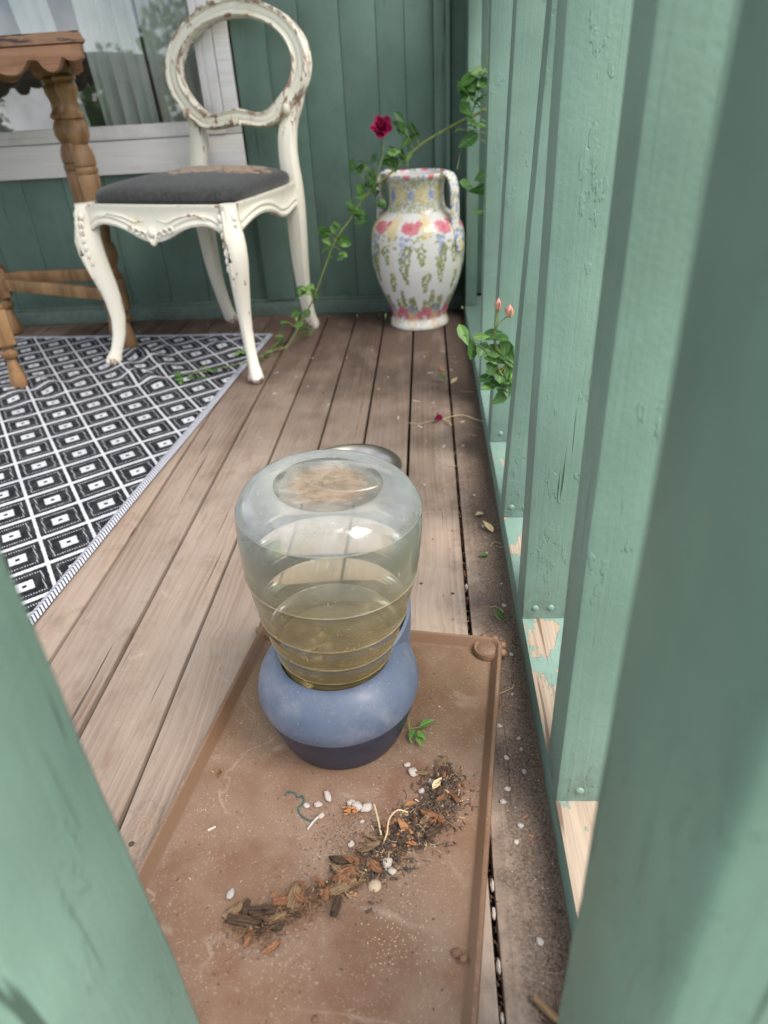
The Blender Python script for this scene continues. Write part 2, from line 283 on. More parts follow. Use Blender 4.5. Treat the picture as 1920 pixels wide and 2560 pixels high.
dc = s.mix(s.rng(s.mt('ADD', rr_, s.mt('MULTIPLY', s.noise(s.obj(), 60., 5., .7), .02)), .040, .056), (.62, .46, .33), (.66, .69, .65))
for nd in s.t.nodes:
    if nd.type == 'BSDF_DIFFUSE': s.put(nd.inputs[0], dc)
clear('water', (.80, .73, .54), lambda s, p, P: s.rng(s.noise(p, 12., 4.), .3, .7, .22, .42), (.25, .185, .085), .25)

s = Sh('steel', .3, Metallic=1.); s.color((.36, .33, .305)); s.rough(s.rng(s.noise(s.mp(s.obj(), (2, 2, 80)), 1., 3.), .3, .7, .26, .42)); M['steel'] = s.m
s = Sh('ceramic', .16, spec=.5); at = s.t.nodes.new('ShaderNodeVertexColor'); at.layer_name = 'print'; s.color(at.outputs[0]); M['ceramic'] = s.m
def leafm(name, a, b):
    s = Sh(name, .42, spec=.4); r = s.rnd(); P = s.xyz(s.obj())
    c = s.mix(s.mt('FRACT', s.mt('MULTIPLY', r, 7.)), a, b); c = s.mix(s.rng(s.mt('ABSOLUTE', P[0]), .0, .04, .55, 0.), c, tuple(x * 1.9 for x in b)); s.color(c)
    tl = s.t.nodes.new('ShaderNodeBsdfTranslucent'); s.put(tl.inputs[0], c); mx = s.t.nodes.new('ShaderNodeMixShader'); mx.inputs[0].default_value = .28
    s.t.links.new(s.b.outputs[0], mx.inputs[1]); s.t.links.new(tl.outputs[0], mx.inputs[2]); s.t.links.new(mx.outputs[0], s.out.inputs[0]); M[name] = s.m
leafm('rose_leaf', (.035, .10, .025), (.085, .20, .045)); leafm('young_leaf', (.10, .23, .05), (.20, .36, .09)); leafm('tree_leaf', (.045, .10, .022), (.12, .20, .05))
plain('cane', (.17, .22, .06), .5, .4, 90.); plain('petal_red', (.33, .008, .075), .55, .5, 60.); plain('petal_pink', (.62, .25, .22), .6, .2); plain('sepal', (.33, .24, .13), .7)
def bark(name, lo, hi):
    s = Sh(name, .88, spec=.2); p = s.pr(); g = s.noise(s.mp(p, (1.2, 14, 14)), 1., 5., .65); b = s.noise(p, 2.2, 4.)
    c = s.mix(s.rng(g, .35, .65), lo, hi); c = s.mix(s.rng(b, .52, .68, 0., .8), c, tuple(x * .35 for x in lo)); s.color(c); s.bump(g, .6, .05); M[name] = s.m
bark('bark_red', (.19, .075, .035), (.46, .23, .12)); bark('bark_tan', (.17, .10, .052), (.42, .285, .165)); bark('bark_dark', (.05, .032, .022), (.15, .095, .06))
plain('stone_pale', (.45, .385, .335), .8, .2, 90.); plain('stone_grey', (.36, .33, .31), .8, .3); plain('straw', (.55, .43, .24), .7); plain('shell_tan', (.44, .34, .24), .6, .12, 12.)
plain('string_green', (.03, .09, .085), .8); plain('soil', (.04, .03, .024), .95, .6, 200.); plain('flake_white', (.48, .42, .37), .8, .2); plain('dry_orange', (.33, .14, .05), .8, .4)
plain('mulch', (.13, .075, .045), .95, .6, 300.); plain('mulch_gold', (.20, .108, .052), .95, .5, 300.); plain('mulch_dark', (.078, .054, .040), .95, .6, 300.)
plain('trunk', (.12, .09, .07), .9, .4, 20.); plain('lawn', (.10, .15, .05), .95, .5, 6.); plain('ceiling_paint', (.74, .74, .70), .8, .1, 10.); plain('dark_room', (.10, .10, .095), .9, .2, 4.)
plain('nail_green', (.165, .262, .215), .5, .1); plain('nail_rust', (.06, .04, .03), .7, .4); plain('fibre_mat', (.03, .03, .03), .95)
s = Sh('sheer', .9, spec=.1); p = s.obj(); s.color(s.mix(s.rng(s.noise(s.mp(p, (60, 1, 2)), 1., 3.), .3, .7), (.62, .69, .64), (.76, .80, .77)))
tr = s.t.nodes.new('ShaderNodeBsdfTransparent'); mx = s.t.nodes.new('ShaderNodeMixShader'); mx.inputs[0].default_value = .22
s.t.links.new(s.b.outputs[0], mx.inputs[1]); s.t.links.new(tr.outputs[0], mx.inputs[2]); s.t.links.new(mx.outputs[0], s.out.inputs[0]); M['sheer'] = s.m
s = Sh('window_glass'); fr = s.n('ShaderNodeFresnel', IOR=1.55); tr = s.t.nodes.new('ShaderNodeBsdfTransparent'); s.put(tr.inputs[0], (.93, .95, .94)); gl = s.t.nodes.new('ShaderNodeBsdfGlossy'); gl.inputs['Roughness'].default_value = .0
mx = s.t.nodes.new('ShaderNodeMixShader'); s.put(mx.inputs[0], s.mt('MULTIPLY', fr, 4.0, clamp=True)); s.t.links.new(tr.outputs[0], mx.inputs[1]); s.t.links.new(gl.outputs[0], mx.inputs[2]); s.t.links.new(mx.outputs[0], s.out.inputs[0]); M['window_glass'] = s.m

# ---------------------------------------------------------------- mesh helpers
class MB:
    def __init__(s): s.v = []; s.f = []
    def add(s, vs, fs):
        o = len(s.v); s.v += [tuple(v) for v in vs]; s.f += [tuple(i + o for i in f) for f in fs]; return s
    def box(s, a, b, mat=None):
        vs = [Vector((x, y, z)) for z in (a[2], b[2]) for y in (a[1], b[1]) for x in (a[0], b[0])]
        if mat: vs = [mat @ v for v in vs]
        return s.add(vs, [(0, 2, 3, 1), (4, 5, 7, 6), (0, 1, 5, 4), (2, 6, 7, 3), (0, 4, 6, 2), (1, 3, 7, 5)])
    def lathe(s, prof, n=32, c=(0, 0), sy=1., cap=True):
        rows = [[(c[0] + r * math.cos(2 * math.pi * k / n), c[1] + sy * r * math.sin(2 * math.pi * k / n), z) for k in range(n)] for r, z in prof]
        return s.rings(rows, cap)
    def rings(s, rows, cap=True):
        n = len(rows[0]); vs = [v for r in rows for v in r]; fs = []
        for i in range(len(rows) - 1):
            for k in range(n): k2 = (k + 1) % n; fs.append((i * n + k, i * n + k2, (i + 1) * n + k2, (i + 1) * n + k))
        if cap: fs += [tuple(range(n - 1, -1, -1)), tuple(range((len(rows) - 1) * n, len(rows) * n))]
        return s.add(vs, fs)
    def tube(s, pts, rad, n=8, flat=1., up=Vector((0, 0, 1)), cap=True, sq=False):
        pts = [Vector(p) for p in pts]; rows = []
        for i, p in enumerate(pts):
            t = (pts[min(i + 1, len(pts) - 1)] - pts[max(i - 1, 0)]).normalized(); a = t.cross(up)
            if a.length < .05: a = t.cross(Vector((1, 0, 0)))
            a.normalize(); b = t.cross(a).normalized(); r = rad[i] if isinstance(rad, (list, tuple)) else rad; row = []
            for k in range(n):
                th = 2 * math.pi * (k + .5) / n; cx, sx = math.cos(th), math.sin(th)
                if sq: q = (abs(cx) ** 4 + abs(sx) ** 4) ** -.25; cx *= q; sx *= q
                row.append(p + a * (r * cx) + b * (r * flat * sx))
            rows.append(row)
        return s.rings(rows, cap)
    def ball(s, c, r, n=8, m=6):
        rx, ry, rz = r if isinstance(r, (tuple, list)) else (r, r, r)
        rows = [[(c[0] + rx * math.sin(math.pi * (i + .02) / (m + .04)) * math.cos(2 * math.pi * k / n), c[1] + ry * math.sin(math.pi * (i + .02) / (m + .04)) * math.sin(2 * math.pi * k / n), c[2] - rz * math.cos(math.pi * i / m)) for k in range(n)] for i in range(m + 1)]
        return s.rings(rows)
    def mesh(s, name, mat, smooth=True, bevel=0, angle=40):
        me = bpy.data.meshes.new(name); me.from_pydata(s.v, [], s.f); me.update()
        bm = bmesh.new(); bm.from_mesh(me)
        bmesh.ops.recalc_face_normals(bm, faces=bm.faces)
        if bevel: bmesh.ops.bevel(bm, geom=list(bm.edges), offset=bevel, segments=2, profile=.6, affect='EDGES', clamp_overlap=True)
        for f in bm.faces: f.smooth = smooth
        if smooth:
            for e in bm.edges:
                if len(e.link_faces) == 2 and e.calc_face_angle(0) > R(angle): e.smooth = False
        bm.to_mesh(me); bm.free()
        if mat: me.materials.append(M[mat])
        return me
    def obj(s, name, mat, parent=None, **kw): return link(name, s.mesh(name, mat, **kw), parent)
def link(name, data, parent=None, loc=None, rot=None, scale=None):
    o = bpy.data.objects.new(name, data); col.objects.link(o)
    if parent: o.parent = parent
    if loc is not None: o.location = loc
    if rot is not None: o.rotation_euler = rot
    if scale is not None: o.scale = scale if isinstance(scale, (tuple, list)) else (scale,) * 3
    return o
def tag(o, label=None, cat=None, group=None, kind=None):
    if label: o['label'] = label
    if cat: o['category'] = cat
    if group: o['group'] = group
    if kind: o['kind'] = kind
    return o
def thing(name, label, cat, loc=(0, 0, 0), rz=0, group=None): return tag(link(name, None, None, loc, (0, 0, rz)), label, cat, group)
def bent(n, f): return [f(i / (n - 1)) for i in range(n)]
def spline(pts, n):
    pts = [Vector(p) for p in pts]; out = []
    for i in range(n):
        t = i / (n - 1) * (len(pts) - 1); k = min(int(t), len(pts) - 2); u = t - k
        p0, p1, p2, p3 = pts[max(k - 1, 0)], pts[k], pts[k + 1], pts[min(k + 2, len(pts) - 1)]
        out.append(.5 * ((2 * p1) + (p2 - p0) * u + (2 * p0 - 5 * p1 + 4 * p2 - p3) * u * u + (3 * p1 - p0 - 3 * p2 + p3) * u ** 3))
    return out
def board(sx, sy, sz, mat, bevel=.002, name='board', seg=0):
    b = MB(); b.box((-sx / 2, -sy / 2, -sz / 2), (sx / 2, sy / 2, sz / 2)); return b.mesh(name, mat, bevel=bevel, angle=50)

# ---------------------------------------------------------------- ground and deck
tag(MB().add([(-150, -150, -.55), (150, -150, -.55), (150, 150, -.55), (-150, 150, -.55)], [(0, 1, 2, 3)]).obj('ground', 'lawn'), kind='structure')
deck = tag(link('porch_deck', None), kind='structure')
PITCH, GAP = .0965, .0055
for k in range(-17, 6):
    wd = (PITCH - GAP) * (1 if k != 5 else 1.12); y0 = .02; ln = 2.335 - y0
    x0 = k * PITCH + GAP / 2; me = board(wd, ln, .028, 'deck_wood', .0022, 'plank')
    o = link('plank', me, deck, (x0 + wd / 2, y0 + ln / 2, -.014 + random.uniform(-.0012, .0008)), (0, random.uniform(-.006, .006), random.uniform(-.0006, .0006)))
b = MB(); b.box((-1.7, 0, -.10), (.62, 2.34, -.045)); b.obj('joist_soil', 'soil', deck)
b = MB(); b.box((-1.7, -.012, -.54), (.625, .016, -.032)); b.box((.600, .02, -.54), (.625, 2.34, -.032)); b.obj('skirt_board', 'green_wall', deck)
# rusty nail and screw heads sunk in the boards, two per board at each joist
b = MB()
for k in range(-10, 5):
    for yj in (.42, .815, 1.22, 1.63, 2.06):
        for dx in (.022, .068):
            if random.random() < .35: b.ball((k * PITCH + dx + random.uniform(-.008, .008), yj + random.uniform(-.022, .022), -.0001), (.0032, .0032, .0008), 8, 4)
tag(b.obj('nail_heads', 'nail_rust', deck), kind='stuff')

# ---------------------------------------------------------------- house wall with window
WY = 2.342
house = thing('house_wall', 'dark green grooved board wall of the house behind the chair', 'wall')
xs = [-1.62, -1.49, -1.36, -1.225, -1.09, -.985, -.849, -.713, -.578, -.44, -.31, -.19, -.060, .085, .199, .301, .380, .461, .535]
for a, bx_ in zip(xs[:-1], xs[1:]):
    win = bx_ <= -.05; top = .47 if win else 1.95
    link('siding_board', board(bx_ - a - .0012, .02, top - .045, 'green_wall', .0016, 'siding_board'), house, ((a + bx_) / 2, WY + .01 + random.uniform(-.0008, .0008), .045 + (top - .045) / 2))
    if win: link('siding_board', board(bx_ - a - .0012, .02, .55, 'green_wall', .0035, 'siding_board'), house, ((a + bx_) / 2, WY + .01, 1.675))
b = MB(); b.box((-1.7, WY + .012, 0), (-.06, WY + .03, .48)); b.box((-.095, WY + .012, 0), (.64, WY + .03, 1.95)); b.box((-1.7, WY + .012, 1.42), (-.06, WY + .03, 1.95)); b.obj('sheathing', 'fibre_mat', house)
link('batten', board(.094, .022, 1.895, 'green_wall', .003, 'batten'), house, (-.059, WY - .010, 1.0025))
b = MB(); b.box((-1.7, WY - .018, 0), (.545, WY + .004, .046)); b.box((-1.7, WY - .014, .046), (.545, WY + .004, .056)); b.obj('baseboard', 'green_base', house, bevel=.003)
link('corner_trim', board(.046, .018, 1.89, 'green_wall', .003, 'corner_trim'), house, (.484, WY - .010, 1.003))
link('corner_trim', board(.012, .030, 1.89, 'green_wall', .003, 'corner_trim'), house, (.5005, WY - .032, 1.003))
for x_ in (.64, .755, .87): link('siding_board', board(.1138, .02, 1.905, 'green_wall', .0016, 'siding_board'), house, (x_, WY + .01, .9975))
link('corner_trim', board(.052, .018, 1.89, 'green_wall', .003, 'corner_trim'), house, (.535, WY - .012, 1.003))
link('window_trim', board(1.55, .022, .092, 'white_trim', .002, 'window_trim'), house, (-.8885, WY - .012, .503))
link('window_trim', board(.044, .022, .86, 'white_trim', .002, 'window_trim'), house, (-.1355, WY - .0125, .981))
win = MB()
win.box((-1.66, WY - .022, .551), (-.160, WY + .03, .588)); win.box((-.214, WY - .022, .589), (-.160, WY + .03, 1.41)); win.box((-1.66, WY - .022, 1.362), (-.215, WY + .03, 1.41))
win.box((-1.6, WY - .027, .5512), (-.158, WY - .0225, .568)); win.box((-.188, WY - .027, .569), (-.159, WY - .0225, 1.40)); win.box((-.203, WY - .0245, .59), (-.196, WY - .0222, 1.36))
wino = win.obj('window', 'vinyl', house, bevel=.0018)
pane = MB().add([(-1.66, WY + .012, .5885), (-.2145, WY + .012, .5885), (-.2145, WY + .030, 1.362), (-1.66, WY + .030, 1.362)], [(0, 1, 2, 3)]).obj('pane', 'window_glass', wino)
# dim room behind the glass
b = MB(); b.box((-1.9, WY + .032, -.02), (.3, 3.6, 0)); b.box((-1.9, 3.55, 0), (.3, 3.6, 1.9)); b.box((-1.95, WY + .032, 0), (-1.9, 3.6, 1.9)); b.box((.3, WY + .032, 0), (.35, 3.6, 1.9)); b.box((-1.95, WY + .032, 1.9), (.35, 3.6, 1.95))
tag(b.obj('room_walls', 'dark_room'), kind='structure')
def curtain(x0t, x1t, x0b, x1b, y, folds, label, amp=.014):
    b = MB(); nx, nz = folds * 8 + 1, 14; vs = []
    for j in range(nz + 1):
        z = .56 + .86 * j / nz; t = j / nz
        for i in range(nx):
            u = i / (nx - 1); x = (x0b + (x1b - x0b) * u) * (1 - t) + (x0t + (x1t - x0t) * u) * t
            vs.append((x, y + amp * math.sin(u * folds * 2 * math.pi) + .006 * math.sin(u * folds * 4.3 + z * 5), z))
    b.add(vs, [(j * nx + i, j * nx + i + 1, (j + 1) * nx + i + 1, (j + 1) * nx + i) for j in range(nz) for i in range(nx - 1)])
    return tag(b.obj('curtain', 'sheer'), label, 'curtain', 'sheer curtains behind the window')
curtain(-.42, -.24, -.38, -.21, WY + .085, 4, 'grey sheer curtain bunched at the right end of the window', .020)
curtain(-.60, -.43, -.56, -.39, WY + .075, 4, 'pale grey sheer curtain hanging between the table leg and chair back', .012)
curtain(-.84, -.72, -.70, -.60, WY + .065, 2, 'pale green sheer curtain slanting down behind the table leg', .006)
curtain(-1.12, -1.00, -.97, -.85, WY + .065, 2, 'pale green sheer curtain at the left edge of the photo', .006)
curtain(-1.45, -1.2, -1.35, -1.12, WY + .085, 5, 'sheer curtain beyond the left edge of the photo behind the table', .012)

# porch roof and its beam: overhead, outside the frame
b = MB(); b.box((-2.60, .82, 1.88), (.80, 2.40, 1.94)); tag(b.obj('porch_ceiling', 'ceiling_paint'), kind='structure')

# ---------------------------------------------------------------- railings
rail = thing('side_railing', 'sage green side railing of wide balusters along the right deck edge', 'railing')
b = MB(); n = 60
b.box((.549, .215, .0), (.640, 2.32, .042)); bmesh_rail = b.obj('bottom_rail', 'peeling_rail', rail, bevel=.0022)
b = MB(); b.box((.54, .215, .925), (.645, 2.32, .96)); b.obj('top_rail', 'green_paint', rail, bevel=.003)
bal = MB(); H = .883; NZ = 14
rows = []
for i in range(NZ + 1):
    z = H * i / NZ; c = .003
    rows.append([(x + .0006 * mnoise.noise((x * 40, y * 40, z * 14)), y + .0006 * mnoise.noise((x * 40 + 9, y * 40, z * 14)), z) for x, y in
        ((-.0415 + c, -.0255), (.0415 - c, -.0255), (.041, -.025), (.0415, -.0255 + c), (.0415, .0255 - c), (.041, .025), (.0415 - c, .0255), (-.0415 + c, .0255), (-.041, .025), (-.0415, .0255 - c), (-.0415, -.0255 + c), (-.041, -.025))])
bal.rings(rows); bal_me = bal.mesh('baluster', 'green_paint', angle=60)
nail = MB(); nail.ball((0, 0, 0), (.0046, .0018, .0046), 10, 5); nail_me = nail.mesh('nail_head', 'nail_green')
for i, (yb, lean) in enumerate(((.432, 0), (.704, .1), (.953, 2.3), (1.23, 1.5), (1.50, .3))):
    o = link('baluster', bal_me, rail, (.5905, yb + .0255, .0422), (random.uniform(-.002, .002), R(lean), random.uniform(-.012, .012)))
    for dx in ((-.020,), (-.026, -.006), (-.030, -.009), (-.022,), (-.026, -.002))[min(i, 4)]:
        link('nail_head', nail_me, o, (dx, -.0260, .017 + random.uniform(-.002, .003)))
b = MB(); b.box((.551, 2.20, .0425), (.585, 2.318, .924)); b.obj('end_post', 'green_paint', rail, bevel=.003)
frail = thing('front_railing', 'blurred sage green front railing posts close to the camera', 'railing')
def post(x0, x1, y0, y1, z0, z1):
    b = MB(); rows = []
    for i in range(24):
        z = z0 + (z1 - z0) * i / 23; c = .005; j = lambda x, y: (x + .0012 * mnoise.noise((x * 30, y * 30, z * 12)), y + .0012 * mnoise.noise((x * 30 + 5, y * 30, z * 12)), z)
        rows.append([j(x, y) for x, y in ((x0 + c, y0), (x1 - c, y0), (x1 - .0015, y0 + .0015), (x1, y0 + c), (x1, y1 - c), (x1 - .0015, y1 - .0015), (x1 - c, y1), (x0 + c, y1), (x0 + .0015, y1 - .0015), (x0, y1 - c), (x0, y0 + c), (x0 + .0015, y0 + .0015))])
    b.rings(rows); return b.obj('post', 'green_paint', frail, angle=60)
post(.178, .2685, .119, .2105, 0, .915); post(.507, .605, .1105, .2105, 0, .915)
b = MB(); b.box((.165, .125, .916), (.539, .205, .95)); b.obj('top_rail', 'green_paint', frail, bevel=.003)

# ---------------------------------------------------------------- rug
rug = thing('patterned_rug', 'black and white diamond patterned woven rug with striped binding', 'rug', (-.057, 2.10, 0), R(-4.18))
def rugz(x, y):
    w = lambda cx, cy, a, l, ph: a * math.exp(-((x - cx) ** 2 + (y - cy) ** 2) / (l * l)) * (1 + .7 * math.sin((x * .6 + y) * 60 + ph))
    return .0035 + .0012 * math.sin(x * 9 + y * 5) ** 2 + w(-.34, -.20, .015, .09, 0) + w(-.26, -.35, .015, .08, 2) + w(-.52, -.42, .009, .10, 1) + w(-.70, -.60, .006, .16, 2) + w(-.14, -.10, .005, .07, 0)
def rgrid(xa, xb, nx, ya, yb, ny, lift=0., curve=0.):
    vs = []; 
    for j in range(ny + 1):
        for i in range(nx + 1):
            x = xa + (xb - xa) * i / nx; y = ya + (yb - ya) * j / ny
            vs.append((x, y, rugz(x, y) + lift + curve * math.sin(math.pi * i / nx)))
    return MB().add(vs, [(j * (nx + 1) + i, j * (nx + 1) + i + 1, (j + 1) * (nx + 1) + i + 1, (j + 1) * (nx + 1) + i) for j in range(ny) for i in range(nx)])
rgrid(-1.0, -.0, 110, -1.55, 0, 170).obj('rug_weave', 'rug_weave', rug)
rgrid(-.017, .002, 8, -1.56, .004, 170, .0006, .0032).obj('rug_binding', 'rug_binding', rug)
b = MB(); b.tube([(-1 + 1.0 * i / 60, .002, rugz(-1 + i / 60, 0) + .001) for i in range(61)], .0035, 6); b.obj('rug_hem', 'rug_binding', rug)

# ---------------------------------------------------------------- chair
ch = thing('balloon_back_chair', 'cream painted balloon back chair with worn paint and dark seat', 'chair', (-.184 + .03 * .937, 2.034 - .03 * .35, 0), R(-20.5))
def leg_front(sx):
    prof = [(.432, 0, .026), (.40, .002, .027), (.37, .007, .032), (.345, .010, .0345), (.31, .009, .034), (.27, .004, .031), (.23, -.002, .0275), (.185, -.007, .0235), (.135, -.008, .0200), (.09, -.002, .0185), (.06, .006, .0180), (.045, .011, .0185), (.032, .017, .0215), (.018, .021, .0235), (.008, .020, .020), (.002, .016, .016)]
    b = MB(); rows = []
    for z, d, r in prof:
        row = []
        for k in range(16):
            th = 2 * math.pi * (k + .5) / 16; cx, sy = math.cos(th), math.sin(th); q = (abs(cx) ** 3.2 + abs(sy) ** 3.2) ** (-1 / 3.2)
            rr = r * q * (1 + (.07 * math.cos(8 * th) if z < .045 else 0)); e1 = rr * cx * .98; e2 = rr * sy * .74
            row.append((sx * (.2205 + d + (e1 - e2) * .7071), -(.235 + d) - (e1 + e2) * .7071, z))
        rows.append(row)
    b.rings(rows)
    # carved leaf and C-scroll on the knee, toe scroll
    for t in range(7):
        z = .405 - t * .019; dd = .006 + .006 * math.sin(t * .5); w = .009 - t * .0007
        for e in (-1, 1): b.ball((sx * (.2205 + dd) + (-sx * .012 if e < 0 else sx * .016), -(.235 + dd) - (.024 if e < 0 else .010), z), (w, w * .7, .010), 8, 5)
    b.tube([(sx * (.2205 + .004), -.265, .42), (sx * .232, -.276, .36), (sx * .232, -.276, .31), (sx * .226, -.267, .25)], [.004, .0055, .005, .002], 8)
    for k in range(4): b.ball((sx * (.2205 + .022 - k * .004), -(.235 + .014 + k * .005), .014 + .003 * (k % 2)), (.011, .011, .012), 8, 5)
    return b.obj('leg', 'worn_cream', ch)
for e in (-1, 1): leg_front(e)
for e in (-1, 1):
    pts = [(.158, .218, .002), (.156, .212, .014), (.156, .200, .04), (.157, .186, .09), (.159, .175, .15), (.161, .170, .22), (.163, .170, .30), (.163, .172, .37), (.160, .176, .43), (.155, .180, .47), (.150, .188, .51), (.150, .197, .55), (.158, .206, .585), (.176, .212, .618), (.194, .219, .655)]
    rr = [.015, .019, .0165, .0165, .0185, .022, .0245, .026, .0255, .024, .0235, .0235, .0215, .018, .012]
    pts = [(e * x, y, z) for x, y, z in pts]
    b = MB(); b.tube(spline(pts, 40), [float(np.interp(i / 39 * 14, range(15), rr)) for i in range(40)], 12, .92, Vector((0, 1, 0)), sq=True)
    b.ball((e * .158, .216, .014), (.02, .018, .013), 10, 6); b.obj('leg', 'worn_cream', ch)
# oval back: swept moulded section, serpentine lower rail
b = MB(); NB = 120; rows = []
def backpt(x, z, off): 
    n = Vector((0, -1, .18)).normalized(); return Vector((x, .165 + .18 * (z - .45), z)) + n * off
for k in range(NB):
    th = 2 * math.pi * k / NB; cx, sz = math.cos(th), math.sin(th)
    ir = (.182 * cx, .113 * sz); orr = (.230 * cx, .152 * sz)
    zc = .711
    low = max(0, -sz); bumpz = (.016 * math.exp(-(cx / .28) ** 2)) * (1 if sz < 0 else 0) - .010 * math.exp(-((abs(cx) - .52) / .22) ** 2) * (1 if sz < 0 else 0)
    top = .006 * math.exp(-(cx / .25) ** 2) if sz > 0 else 0
    prof = [(0, .000), (.0, .012), (.10, .018), (.22, .0135), (.34, .012), (.46, .015), (.60, .0145), (.72, .012), (.80, .018), (.92, .0185), (1, .011), (1, -.014), (.5, -.018), (0, -.012)]
    row = []
    for t, off in prof:
        w = 1 + (.012 * math.sin(th * 2) if 0 < t < 1 else 0); x = ir[0] + (orr[0] - ir[0]) * t; z = zc + ir[1] + (orr[1] - ir[1]) * t + bumpz + top * t
        row.append(backpt(x, z, off + (.0 if not sz < -.55 else .002)))
    rows.append(row)
rows.append(rows[0]); b.rings(rows, cap=False)
# carved crest: shell and leaves; small flower under the lower rail
for k in range(9):
    a = math.pi * (k - 4) / 9; b.ball(backpt(.020 * math.sin(a), .868 + .012 * math.cos(a), .018), (.0055, .006, .009), 8, 5)
b.ball(backpt(0, .865, .022), (.010, .008, .010), 10, 6)
for e in (-1, 1):
    for k in range(6):
        x = e * (.030 + k * .012); z = .711 + math.sqrt(max(0, 1 - (x / .222) ** 2)) * .146; b.tube([backpt(x, z, .018), backpt(x + e * .010, z + .004, .022), backpt(x + e * .022, z - .006, .017)], [.003, .0055 - k * .0005, .001], 6)
    pass
    b.ball(backpt(e * .165, .607, .016), (.013, .009, .016), 10, 6)
for k in range(5): b.ball(backpt(.008 * (k - 2), .578 + .004 * (k % 2), .020), (.005, .005, .008), 8, 5)
b.obj('back_frame', 'worn_cream', ch)
# seat rails with carved serpentine lower edges
def apron(p0, p1, prof, th, name, carved):
    p0, p1 = Vector(p0), Vector(p1); d = p1 - p0; L = d.length; d.normalize(); nrm = Vector((d.y, -d.x, 0)); n = 60; rows = []; b = MB()
    for i in range(n + 1):
        t = i / n; zb = prof(t); q = p0 + d * L * t; bow = .006 * math.sin(math.pi * t)
        rows.append([q + nrm * (off + bow) + Vector((0, 0, z)) for off, z in ((0, .431), (0, .426), (-.003, .420), (-.003, zb + .028), (.0015, zb + .021), (-.0015, zb + .014), (.0025, zb + .006), (0, zb), (-th, zb), (-th, .431))])
    b.rings(rows)
    if carved:
        mid = p0 + d * (L / 2) + nrm * .008; zz = prof(.5)
        for k in range(7): a = math.pi * (k - 3) / 7; b.ball(mid + d * (.013 * math.sin(a)) + Vector((0, 0, zz + .018 - .018 * math.cos(a))), (.0055, .006, .008), 8, 5)
        b.ball(mid + Vector((0, 0, zz + .022)), (.012, .008, .012), 10, 6); b.ball(mid + Vector((0, 0, zz - .002)), (.009, .007, .008), 8, 5)
        for e in (-1, 1):
            for k in range(3):
                c = mid + d * e * (.026 + k * .017) + Vector((0, 0, zz + .018 + k * .005)); sp = [c + d * (e * (.010 - j * .0006) * math.cos(j * .55)) + Vector((0, 0, (.010 - j * .0006) * math.sin(j * .55))) + nrm * .002 for j in range(12)]
                b.tube(sp, .0024, 6)
            b.tube([mid + d * e * x + Vector((0, 0, z)) - nrm * .005 for x, z in ((.02, zz + .05), (.05, zz + .045), (.085, zz + .058), (.13, zz + .064), (.17, zz + .052))], [.001, .0032, .003, .003, .001], 6)
    return b.obj(name, 'worn_cream', ch)
fp = lambda t: .347 + .040 * (1 - math.exp(-((abs(t - .5) - .02) / .19) ** 2)) - .018 * max(0, (abs(t - .5) - .38) / .12) ** 2
apron((-.200, -.252, 0), (.200, -.252, 0), fp, .02, 'front_rail', True)
sp_ = lambda t: .372 + .020 * math.sin(math.pi * min(1, t * 1.6)) - .012 * math.exp(-((t - .72) / .16) ** 2)
apron((.238, -.215, 0), (.178, .165, 0), sp_, .02, 'side_rail', False); apron((-.178, .165, 0), (-.238, -.215, 0), lambda t: sp_(1 - t), .02, 'side_rail', False)
apron((.150, .182, 0), (-.150, .182, 0), lambda t: .38, .02, 'rear_rail', False)
# cushion
b = MB(); NK = 64; rows = []
def seat_edge(th, k):
    c, s_ = math.cos(th), math.sin(th); q = (abs(c) ** 7 + abs(s_) ** 7) ** (-1 / 7); y = -.020 + .212 * s_ * q * k; hw = np.interp(y, (-.235, .175), (.230, .170)); return hw * c * q * k, y
for k, z in ((.965, .428), (.99, .433), (1.0, .441), (.99, .451), (.955, .459), (.89, .466), (.78, .473), (.62, .480), (.42, .486), (.2, .489), (.02, .490)):
    rows.append([(*seat_edge(2 * math.pi * (i + .5) / NK, k), z) for i in range(NK)])
b.rings(rows); b.obj('seat_cushion', 'seat_cloth', ch)

# ---------------------------------------------------------------- table on turned legs
tb = thing('turned_leg_table', 'brown wooden table with scalloped apron and turned legs', 'table')
legprof = [(.010, .0), (.018, .003), (.0215, .014), (.0215, .026), (.018, .05), (.0125, .075), (.0115, .082), (.018, .086), (.022, .094), (.0215, .100), (.014, .106), (.013, .112), (.022, .117), (.024, .122)]
legprof2 = [(.024, .212), (.026, .218), (.021, .224), (.0165, .236), (.0155, .242), (.022, .258), (.0265, .272), (.0265, .288), (.0235, .302), (.017, .312), (.0185, .32), (.0215, .34), (.0265, .44), (.028, .480), (.0255, .484), (.0285, .489), (.0285, .498), (.0255, .503), (.0288, .507), (.0285, .525), (.024, .543), (.0195, .551), (.0185, .555), (.0225, .560), (.0285, .572), (.0300, .585), (.0280, .600), (.022, .609), (.020, .612), (.0285, .617), (.0290, .623), (.022, .631), (.0185, .642), (.0195, .655), (.026, .675), (.0275, .683), (.025, .692), (.0195, .697), (.0285, .701), (.0290, .707), (.0215, .712), (.018, .716)]
legm = MB(); legm.lathe(legprof, 20); legm.lathe(legprof2, 20); leg_me = legm.mesh('leg', 'turned_wood', angle=35)
blk = MB(); blk.box((-.0255, -.0255, .1215), (.0255, .0255, .2125)); blk_me = blk.mesh('leg_block', 'turned_wood', bevel=.004)
tp = MB(); tp.box((-.0185, -.0185, .7155), (.0185, .0185, .775)); tp_me = tp.mesh('leg_top', 'turned_wood', bevel=.002)
LB, LD, LA, LC = Vector((-.477, 2.015, 0)), Vector((-.575, 2.155, 0)), Vector((-.675, 1.713, 0)), Vector((-.955, 2.225, 0))
